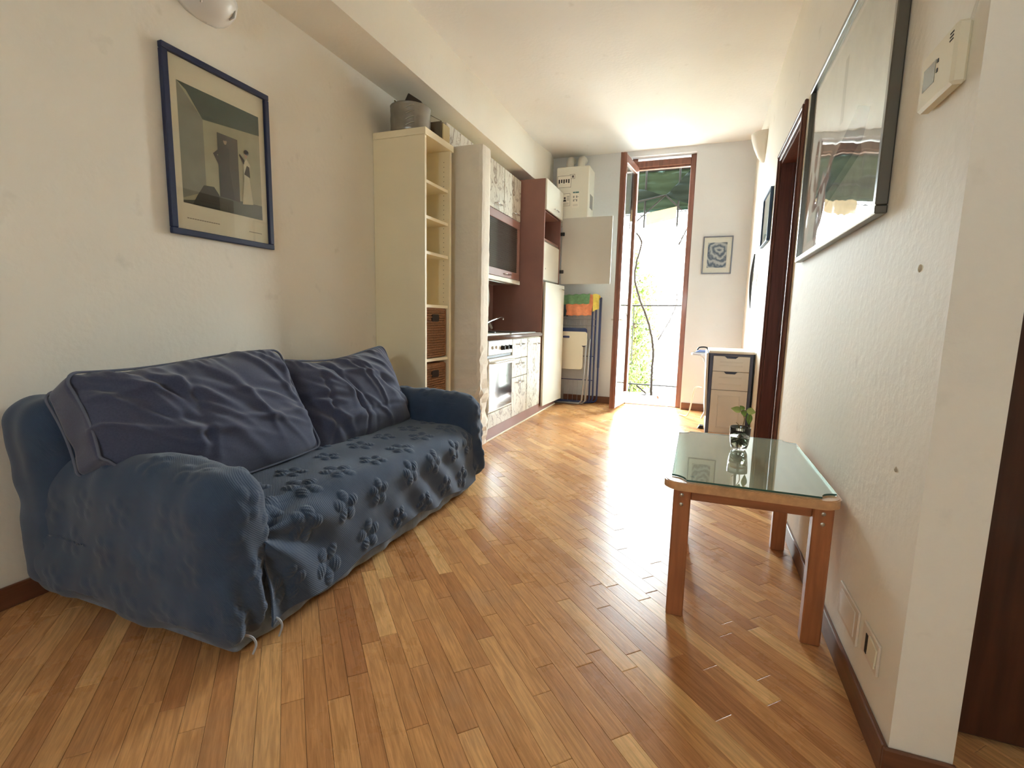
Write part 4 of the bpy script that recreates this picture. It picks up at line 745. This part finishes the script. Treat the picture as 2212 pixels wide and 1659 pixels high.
# ------------------------------------------------------------------ coffee table with glass top
t = thing('side_table', (.2, 2.13, 0), 'low pine side table with a rounded top against the right wall', 'table'); tx0, tx1, ty_0, ty_1 = -.076, .462, 1.715, 2.56
b = B(); pl = rrect(tx0, tx1, ty_0, ty_1, .06, 8); b.prism(pl, .478, .503, 'z'); b.prism(rrect(tx0 + .004, tx1 - .004, ty_0 + .004, ty_1 - .004, .058, 8), .503, .5055, 'z'); b.prism(rrect(tx0 + .004, tx1 - .004, ty_0 + .004, ty_1 - .004, .058, 8), .4755, .478, 'z'); b.obj('tabletop', 'pine_top', t)
for x in (-.042, .385):
    for y in (1.748, 2.472):
        lg = bx(x, x + .058, y, y + .045, 0, .4755, b=.004).obj('leg', 'pine_leg', t)
        if y < 2:
            for z in (.452, .418): B().lathe([(0, y - .001), (.006, y - .0015), (.0075, y + .001)], (x + .028, 0, z), 12, 'y').obj('bolt', 'steel', lg)
for y in (1.765, 2.485): bx(.016, .385, y, y + .022, .432, .4755, b=.002).obj('apron', 'pine_rail', t)
for x in (-.028, .412): bx(x, x + .022, 1.793, 2.472, .432, .4755, b=.002).obj('apron', 'pine_rail', t)
gx0, gx1, gy0, gy1, nr = -.052, .452, 1.735, 2.545, .05; pl = []
for cx, cyy, a0 in ((gx1, gy0, 180), (gx1, gy1, 270), (gx0, gy1, 0), (gx0, gy0, 90)):      # corners scooped out
    for k in range(9): an = math.radians(a0 - 90 * k / 8); pl.append((cx + nr * math.cos(an), cyy + nr * math.sin(an)))
t = thing('glass_sheet', (.2, 2.13, .5055), 'greenish glass sheet with scooped corners lying on the side table', 'glass sheet'); n = len(pl)
b = B(); b.add([(x, y, .5125) for x, y in pl], [list(range(n))]); b.obj('sheet', 'green_glass', t)
b = B(); b.add([(x, y, .5065) for x, y in pl] + [(x, y, .5125) for x, y in pl], [(i, (i + 1) % n, n + (i + 1) % n, n + i) for i in range(n)]); b.obj('edge', 'green_glass_edge', t)
bx(gx0 + .06, gx0 + .075, gy0 + .06, gy0 + .075, .5056, .5065).obj('pad', 'clear_glass', t)
# glass with a rooted cutting
vx, vy, vz = .198, 2.262, .513
t = thing('glass_vase', (vx, vy, vz), 'clear drinking glass holding water on the glass table top', 'glass')
b = B(); b.lathe([(0, vz), (.022, vz), (.030, vz + .006), (.036, vz + .025), (.040, vz + .06), (.041, vz + .098), (.0392, vz + .098), (.038, vz + .06), (.034, vz + .027), (.028, vz + .010), (0, vz + .008)], (vx, vy, 0), 36); b.obj('bowl', 'clear_glass', t)
b = B(); b.lathe([(0, vz + .0085), (.0275, vz + .0105), (.0335, vz + .0275), (.0368, vz + .053), (0, vz + .053)], (vx, vy, 0), 30); b.obj('water', 'water', t)
t = thing('plant_cutting', (vx, vy, vz + .012), 'small green-leaved plant cutting rooting in the glass of water', 'plant')
b = B(); rr = random.Random(3)
for k in range(26):
    p0 = (vx + rr.uniform(-.010, .010), vy + rr.uniform(-.010, .010), vz + .046); p1 = (vx + rr.uniform(-.026, .026), vy + rr.uniform(-.026, .026), vz + .018 + rr.uniform(0, .018)); b.tube(spline([p0, ((p0[0] + p1[0]) / 2 + rr.uniform(-.008, .008), (p0[1] + p1[1]) / 2, (p0[2] + p1[2]) / 2), p1], 4), .0022, 5)
b.obj('roots', 'root_green', t, kind='stuff')
b = B(); b.tube(spline([(vx, vy, vz + .04), (vx + .006, vy, vz + .09), (vx + .012, vy, vz + .135), (vx - .002, vy, vz + .165), (vx + .012, vy, vz + .17)], 5), .0018, 5); b.tube(spline([(vx, vy, vz + .05), (vx - .006, vy - .01, vz + .10), (vx - .02, vy - .012, vz + .118)], 5), .0017, 5); b.tube(spline([(vx + .012, vy, vz + .17), (vx + .03, vy, vz + .16), (vx + .028, vy, vz + .12)], 5), .0015, 5); b.obj('stems', 'stem', t)
def leafmesh(c, d, up, L, W):
    d = Vector(d).normalized(); up = Vector(up).normalized(); sd = d.cross(up).normalized(); up = sd.cross(d); V = []; n = 7
    for i in range(n + 1):
        s_ = i / n; w_ = W * math.sin(math.pi * (s_ ** .8)) * .5 + .0004; mid = Vector(c) + d * L * s_ - up * L * .18 * s_ * s_; V += [mid - sd * w_ + up * w_ * .3, mid, mid + sd * w_ + up * w_ * .3]
    return V, [(i * 3 + k, i * 3 + k + 1, i * 3 + k + 4, i * 3 + k + 3) for i in range(n) for k in (0, 1)]
for c, d, up, L, W, mm in (((vx - .002, vy, vz + .165), (-1, -.1, .35), (0, -.8, .6), .042, .030, 'leaf_pale'), ((vx + .004, vy, vz + .168), (.2, -.6, -.5), (0, -.6, .8), .03, .022, 'leaf_green'), ((vx + .016, vy, vz + .17), (1, -.1, -.1), (0, -.9, .4), .038, .030, 'leaf_pale'), ((vx + .028, vy, vz + .16), (.1, -.1, -1), (.2, -1, 0), .052, .024, 'leaf_green'), ((vx + .008, vy, vz + .17), (-.4, .3, .5), (0, -.8, .5), .028, .018, 'leaf_green')):
    V, F = leafmesh(c, d, up, L, W); o = link_mesh('leaf', V, F, mm, t, True); sm = o.modifiers.new('thickness', 'SOLIDIFY'); sm.thickness = .0006

# ------------------------------------------------------------------ drop-leaf kitchen trolley
t = thing('kitchen_trolley', (.29, 4.95, 0), 'white drop-leaf trolley with two drawers by the right wall', 'trolley'); cx0, cx1, cy0, cy1 = .118, .464, 4.64, 5.24
b = B(); b.box(cx0, cx0 + .026, cy0, cy1, .06, .785, b=.003); b.box(cx1 - .026, cx1, cy0, cy1, .06, .785, b=.003); b.box(cx0 + .026, cx1 - .026, cy0 + .004, cy0 + .02, .765, .785); b.obj('frame', 'cart_blue', t)
bx(cx0 + .026, cx1 - .026, cy0 + .02, cy1 - .01, .075, .765).obj('carcass', 'cart_white', t); bx(cx0 - .012, cx1 + .006, cy0 - .012, cy1 + .012, .785, .806, b=.004).obj('top', 'cart_top', t)
def front(name, z0, z1, notch):
    yf = cy0 - .004; x0, x1 = cx0 + .028, cx1 - .028; xm = (x0 + x1) / 2; b = B()
    pl = [(x0, z0), (x1, z0), (x1, z1)] + ([(xm + .055, z1), (xm + .035, z1 - .020), (xm - .035, z1 - .020), (xm - .055, z1)] if notch else []) + [(x0, z1)]; b.prism(pl, yf, cy0 + .018, 'y'); d = b.obj(name, 'cart_white', t)
    b = B(); zz0, zz1 = z0 + .045, z1 - .045
    for q in ((x0 + .055, x1 - .055, zz1 - .009, zz1), (x0 + .055, x1 - .055, zz0, zz0 + .009)): b.box(q[0], q[1], yf - .0035, yf, q[2], q[3], b=.002)
    if z1 - z0 > .25:
        for x in (x0 + .055, x1 - .064): b.box(x, x + .009, yf - .0035, yf, zz0, zz1, b=.002)
    b.obj('moulding', 'cart_white', d)
    if notch: bx(xm - .055, xm + .055, cy0 + .0185, cy0 + .0195, z1 - .02, z1).obj('grip_slot', 'cart_blue', d)
front('drawer', .632, .762, True); front('drawer', .468, .627, True); front('door', .085, .463, False)
b = B(); b.M = Matrix.Translation((cx0 - .014, 0, .783)) @ Matrix.Rotation(-.03, 4, 'Y'); b.box(-.018, 0, cy0 + .0, cy1 + .05, -.56, 0, b=.003); b.obj('drop_leaf', 'cart_top', t)
for x in (cx0 + .02, cx1 - .03):
    for y in (cy0 + .05, cy1 - .05): b = B(); b.lathe([(0, x - .01), (.026, x - .01), (.028, x), (.026, x + .01), (0, x + .01)], (0, y, .028), 14, 'x'); b.box(x - .013, x + .013, y - .008, y + .008, .028, .06); b.obj('castor', 'black_plastic', t)
t = thing('ironing_board', (.2, 5.62, 0), 'ironing board whose pale rounded tip pokes out behind the trolley', 'ironing board')
pl = [(.45, 5.53), (.45, 5.83)] + [(.10 - .15 * math.sin(k / 12 * math.pi) ** .8, 5.83 - .30 * k / 12) for k in range(13)]; b = B(); b.prism(pl, .700, .722, 'z'); b.obj('board', 'board_cover', t)
for s_ in (1, -1): B().tube(spline([(.02 if s_ > 0 else .42, 5.68 + s_ * .03, .70), (.10 if s_ > 0 else .34, 5.68 + s_ * .03, .62), (.36 if s_ > 0 else .10, 5.68 + s_ * .03, .012)], 6), .010, 8).obj('leg', 'wire', t)
t = thing('clothes_iron', (.04, 5.67, .722), 'dark blue clothes iron resting on the ironing board tip', 'iron'); b = B(); b.prism([(-.03, 5.68), (.0, 5.645), (.05, 5.625), (.13, 5.62), (.13, 5.74), (.05, 5.735), (.0, 5.715)], .7225, .732, 'z'); b.obj('sole_plate', 'steel', t)
b = B(); b.prism([(-.01, .732), (.13, .732), (.13, .752), (.03, .756)], 5.635, 5.725, 'y'); b.obj('body', 'iron_blue', t); B().tube(spline([(.01, 5.68, .752), (.03, 5.68, .782), (.10, 5.68, .784), (.12, 5.68, .752)], 5), .008, 8).obj('handle', 'black_plastic', t)
b = B(); b.tube(spline([(.075, 5.45, .375), (.04, 5.42, .385), (.01, 5.42, .36), (-.005, 5.45, .27), (-.02, 5.5, .15), (-.04, 5.6, .05), (-.08, 5.72, .012), (-.13, 5.80, .008)], 8), .0075, 8); b.obj('power_cable', 'cable', None, label='white cable curling to the floor left of the trolley', cat='cable')
t = thing('castor_stop', (.095, 5.2, 0), 'small black wedge on the floor at the trolley\'s left', 'wedge'); b = B(); b.prism([(.06, .0005), (.115, .0005), (.115, .03), (.08, .032)], 5.15, 5.22, 'y'); b.obj('wedge', 'rubber', t)

# ------------------------------------------------------------------ outside: balcony, awning, vine, tree, houses
structure(bx(-40, 40, 6.5, 70, -7.2, -7.0).obj('street_ground', 'street_paving'))
w = B(); fy_ = YF + .28; w.box(-14, OX0, fy_, fy_ + .06, -7, 9); w.box(OX1, 14, fy_, fy_ + .06, -7, 9); w.box(OX0, OX1, fy_, fy_ + .06, OZ, 9); w.box(OX0, OX1, fy_, fy_ + .06, -7, -.02); structure(w.obj('facade', 'stucco'))
structure(bx(-2.4, 1.6, fy_ + .06, 7.2, 3.42, 3.58).obj('added_shade_slab', 'stucco'))  # unseen slab, added overhead to cut skylight on railing and vine
structure(bx(-2.4, 1.6, YF + .34, 7.5, -.16, -.012).obj('balcony_floor', 'balcony_tile'))
t = thing('balcony_railing', (-.5, 7.35, 0), 'thin iron balcony railing outside the open door', 'railing')
B().tube([(-2.3, 7.35, 1.262), (1.5, 7.35, 1.29)], .011, 8).obj('top_rail', 'grey_iron', t); B().tube([(-2.3, 7.35, .135), (1.5, 7.35, .125)], .010, 8).obj('bottom_rail', 'grey_iron', t); B().tube([(-2.3, 7.35, 1.0), (-.7, 7.35, 1.01)], .005, 6).obj('mid_rail', 'grey_iron', t)
for x in (-2.2, -1.53, -.885, .42, 1.07): B().tube([(x, 7.35, -.012), (x, 7.35, 1.27)], .007, 6).obj('baluster', 'grey_iron', t)
t = thing('vine', (-.58, 7.28, 0), 'bare woody vine twisting up the balcony railing', 'vine')
def branch(name, pts, r0, r1, par, m='vine_bark'):
    sp_ = spline(pts, 6); n = len(sp_); b = B(); b.tube([(p.x + random.uniform(-.004, .004), p.y, p.z) for p in sp_], [r0 + (r1 - r0) * i / n + random.uniform(-.0015, .002) for i in range(n)], 7); return b.obj(name, m, par)
branch('stem', [(-.57, 7.30, -.012), (-.575, 7.30, .13), (-.58, 7.30, .35), (-.574, 7.30, .55), (-.59, 7.30, .72), (-.633, 7.30, .913), (-.71, 7.30, 1.141), (-.82, 7.30, 1.402), (-.893, 7.30, 1.66), (-.868, 7.30, 1.92), (-.822, 7.30, 2.142), (-.90, 7.30, 2.28), (-.99, 7.28, 2.37)], .02, .011, t)
branch('branch', [(-.523, 7.31, .785), (-.45, 7.31, .93), (-.388, 7.31, 1.05), (-.309, 7.31, 1.276), (-.30, 7.31, 1.42), (-.325, 7.31, 1.54)], .008, .005, t)
branch('branch', [(-.32, 7.30, 2.10), (-.28, 7.30, 2.20), (-.245, 7.28, 2.27), (-.19, 7.26, 2.45)], .012, .006, t)
branch('branch', [(-.79, 7.33, .115), (-.70, 7.31, .05), (-.645, 7.30, -.0), (-.69, 7.2, .0)], .014, .006, t)
branch('branch', [(-1.05, 7.3, 1.25), (-1.12, 7.3, 1.55), (-1.18, 7.3, 1.8), (-1.10, 7.3, 2.1)], .008, .004, t)
rr = random.Random(9)
def leafcloud(name, cs, n, size, m, par, seed):
    rg = random.Random(seed); V = []; F = []
    for _ in range(n):
        (cx, cy_, cz, rx, ry, rz) = rg.choice(cs); u = Vector((rg.gauss(0, 1), rg.gauss(0, 1), rg.gauss(0, 1))).normalized() * rg.random() ** .45
        c = (cx + u.x * rx, cy_ + u.y * ry, cz + u.z * rz); d = Vector((rg.gauss(0, 1), rg.gauss(0, 1), rg.gauss(0, 1) - .3)).normalized(); L = size * rg.uniform(.6, 1.3); s_ = d.orthogonal().normalized() * L * .26; c = Vector(c); k = len(V)
        nn = d.cross(s_).normalized() * L * .08; V += [c, c + d * L * .45 + s_ + nn, c + d * L, c + d * L * .45 - s_ + nn]; F += [(k, k + 1, k + 2), (k, k + 2, k + 3)]
    return link_mesh(name, V, F, m, par, False, kind='stuff')
t = thing('garden_tree', (-1.05, 8.9, -7), 'sunlit light-green tree beyond the balcony railing', 'tree')
leafcloud('foliage', [(-1.0, 8.9, 1.45, .36, .4, .55), (-.98, 8.9, .75, .36, .45, .6), (-.98, 8.9, .1, .30, .4, .45), (-1.25, 9.1, .6, .5, .5, 1.3), (-1.3, 9.0, -.6, .7, .6, .9), (-1.15, 8.9, 2.05, .12, .2, .3)], 5200, .085, 'tree_leaf', t, 4)
branch('trunk', [(-1.05, 8.95, -7.0), (-1.1, 8.95, -3), (-1.0, 8.95, -.5), (-1.05, 8.95, 1.0), (-1.0, 8.95, 1.8)], .12, .02, t, 'bark')
t = thing('potted_shrub', (-1.0, 7.15, 0), 'small leafy potted shrub on the balcony floor behind the door leaf', 'plant'); b = B(); b.lathe([(0, -.011), (.07, -.011), (.10, .15), (.11, .15), (.11, .17), (.09, .17), (.085, .14), (0, .14)], (-1.02, 7.12, 0), 20); b.obj('pot', 'terracotta', t); leafcloud('foliage', [(-.98, 7.12, .30, .17, .14, .18), (-.86, 7.14, .36, .12, .1, .14)], 260, .06, 'tree_leaf', t, 8)
branch('stem', [(-1.02, 7.12, .13), (-1.0, 7.12, .3), (-.88, 7.13, .45)], .008, .003, t)
for x, y, lb in ((-.45, 6.95, 'curled dry leaf on the balcony floor, middle one'), (-.36, 6.88, 'curled dry leaf on the balcony floor nearest the threshold'), (-.52, 7.05, 'curled dry leaf on the balcony floor by the vine stem')):
    V, F = leafmesh((x, y, -.008), (rr.uniform(-1, 1), rr.uniform(-1, 1), .5), (0, 0, 1), .07, .035); o = link_mesh('dry_leaf', V, F, 'terracotta', None, True, label=lb, cat='leaf', group='dry leaves on the balcony'); sm = o.modifiers.new('thickness', 'SOLIDIFY'); sm.thickness = .001
# awning
def translucent(name, col):
    M = bpy.data.materials.new(name); M.use_nodes = True; nt = M.node_tree; b = nt.nodes['Principled BSDF']; b.inputs['Base Color'].default_value = lin(col); b.inputs['Roughness'].default_value = .9; b.inputs['Specular IOR Level'].default_value = .1; MATS[name] = M
    tr = nt.nodes.new('ShaderNodeBsdfTranslucent'); tr.inputs[0].default_value = lin(col); mx = nt.nodes.new('ShaderNodeMixShader'); mx.inputs[0].default_value = .12; nt.links.new(b.outputs[0], mx.inputs[1]); nt.links.new(tr.outputs[0], mx.inputs[2]); nt.links.new(mx.outputs[0], nt.nodes['Material Output'].inputs[0])
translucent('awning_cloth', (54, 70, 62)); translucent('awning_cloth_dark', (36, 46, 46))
t = thing('awning', (-.55, 7.2, 2.4), 'faded green fabric awning hanging over the balcony', 'awning')
def sheet(name, quad, y0, m, n=26, mm=20, seed=1):
    (x0, z0), (x1, z1), (x2, z2), (x3, z3) = quad; V = []
    for j in range(mm + 1):
        for i in range(n + 1): s_, q = i / n, j / mm; x = (x0 + (x1 - x0) * s_) * (1 - q) + (x3 + (x2 - x3) * s_) * q; z = (z0 + (z1 - z0) * s_) * (1 - q) + (z3 + (z2 - z3) * s_) * q; V.append((x, y0 + .012 * math.sin(z * 55 + seed) + .014 * math.sin(x * 14 + z * 5 + seed), z))
    F = [(j * (n + 1) + i, j * (n + 1) + i + 1, (j + 1) * (n + 1) + i + 1, (j + 1) * (n + 1) + i) for j in range(mm) for i in range(n)]
    o = link_mesh(name, V, F, m, t, True); sm = o.modifiers.new('thickness', 'SOLIDIFY'); sm.thickness = .003; return o
sheet('canopy', [(-1.9, 3.10), (.9, 3.10), (.9, 2.62), (-1.9, 2.56)], 7.30, 'awning_cloth'); sheet('valance', [(-1.9, 2.60), (.9, 2.65), (.9, 2.59), (-1.9, 2.53)], 7.33, 'awning_cloth', seed=3)
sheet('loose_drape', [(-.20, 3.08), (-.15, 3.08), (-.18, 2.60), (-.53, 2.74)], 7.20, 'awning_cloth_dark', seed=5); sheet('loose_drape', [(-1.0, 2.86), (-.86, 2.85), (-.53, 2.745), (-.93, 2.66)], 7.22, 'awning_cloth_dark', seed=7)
for x in (-.80, -.36): B().tube([(x, 7.26, 2.34), (x, 7.26, 3.16)], .013, 8).obj('support_bar', 'grey_iron', t)
for p, q in (((-.527, 2.74), (-.91, 2.40)), ((-.527, 2.74), (-.30, 2.53)), ((-.527, 2.74), (-.93, 2.67)), ((-1.0, 2.45), (-1.2, 2.30))): B().tube([(p[0], 7.17, p[1]), (q[0], 7.17, q[1])], .010, 8).obj('brace', 'grey_iron', t)
B().tube([(-1.95, 7.30, 3.11), (.95, 7.30, 3.11)], .018, 10).obj('roller', 'grey_iron', t); B().tube([(-1.95, 7.28, 2.44), (.95, 7.28, 2.62)], .007, 8).obj('front_bar', 'grey_iron', t)
t = thing('printed_banner', (-.57, 7.24, 2.36), 'cream banner with two lines of faint grey print below the awning', 'banner'); y = 7.235
b = B(); b.add([(-.775, y, 2.365), (-.375, y, 2.445), (-.375, y, 2.60), (-.775, y, 2.53), (-.775, y + .004, 2.365), (-.375, y + .004, 2.445), (-.375, y + .004, 2.60), (-.775, y + .004, 2.53)], [(0, 1, 2, 3), (7, 6, 5, 4), (0, 4, 5, 1), (1, 5, 6, 2), (2, 6, 7, 3), (3, 7, 4, 0)]); b.obj('sheet', 'printed_sheet', t)
b = B()
for x0, x1, zoff, hh, n in ((-.75, -.40, .105, .022, 22), (-.66, -.50, .03, .010, 14)):
    for k in range(n):
        if rr.random() < .12: continue
        xa = x0 + (x1 - x0) * k / n; xb = xa + (x1 - x0) / n * .62; z = 2.365 + (xa + .775) / .4 * .08 + zoff; b.add([(xa, y - .001, z), (xb, y - .001, z), (xb, y - .001, z + hh * rr.uniform(.7, 1)), (xa, y - .001, z + hh)], [(0, 1, 2, 3)])
b.obj('lettering', 'label_grey', t, kind='stuff')
# houses across the street
t = thing('far_house', (0, 22, -7), 'pale house across the street with a low tiled roof', 'house'); bx(-1.5, 6, 20, 26, -7, 1.95).obj('wall', 'far_wall_paint', t); b = B(); b.prism([(19.6, 1.95), (26.4, 1.95), (23, 3.0)], -1.9, 6.3, 'x'); b.obj('roof', 'far_wall_paint', t); B().tube([(-1.75, 19.8, -7), (-1.75, 19.8, 2.0)], .10, 8).obj('downpipe', 'far_roof', t)
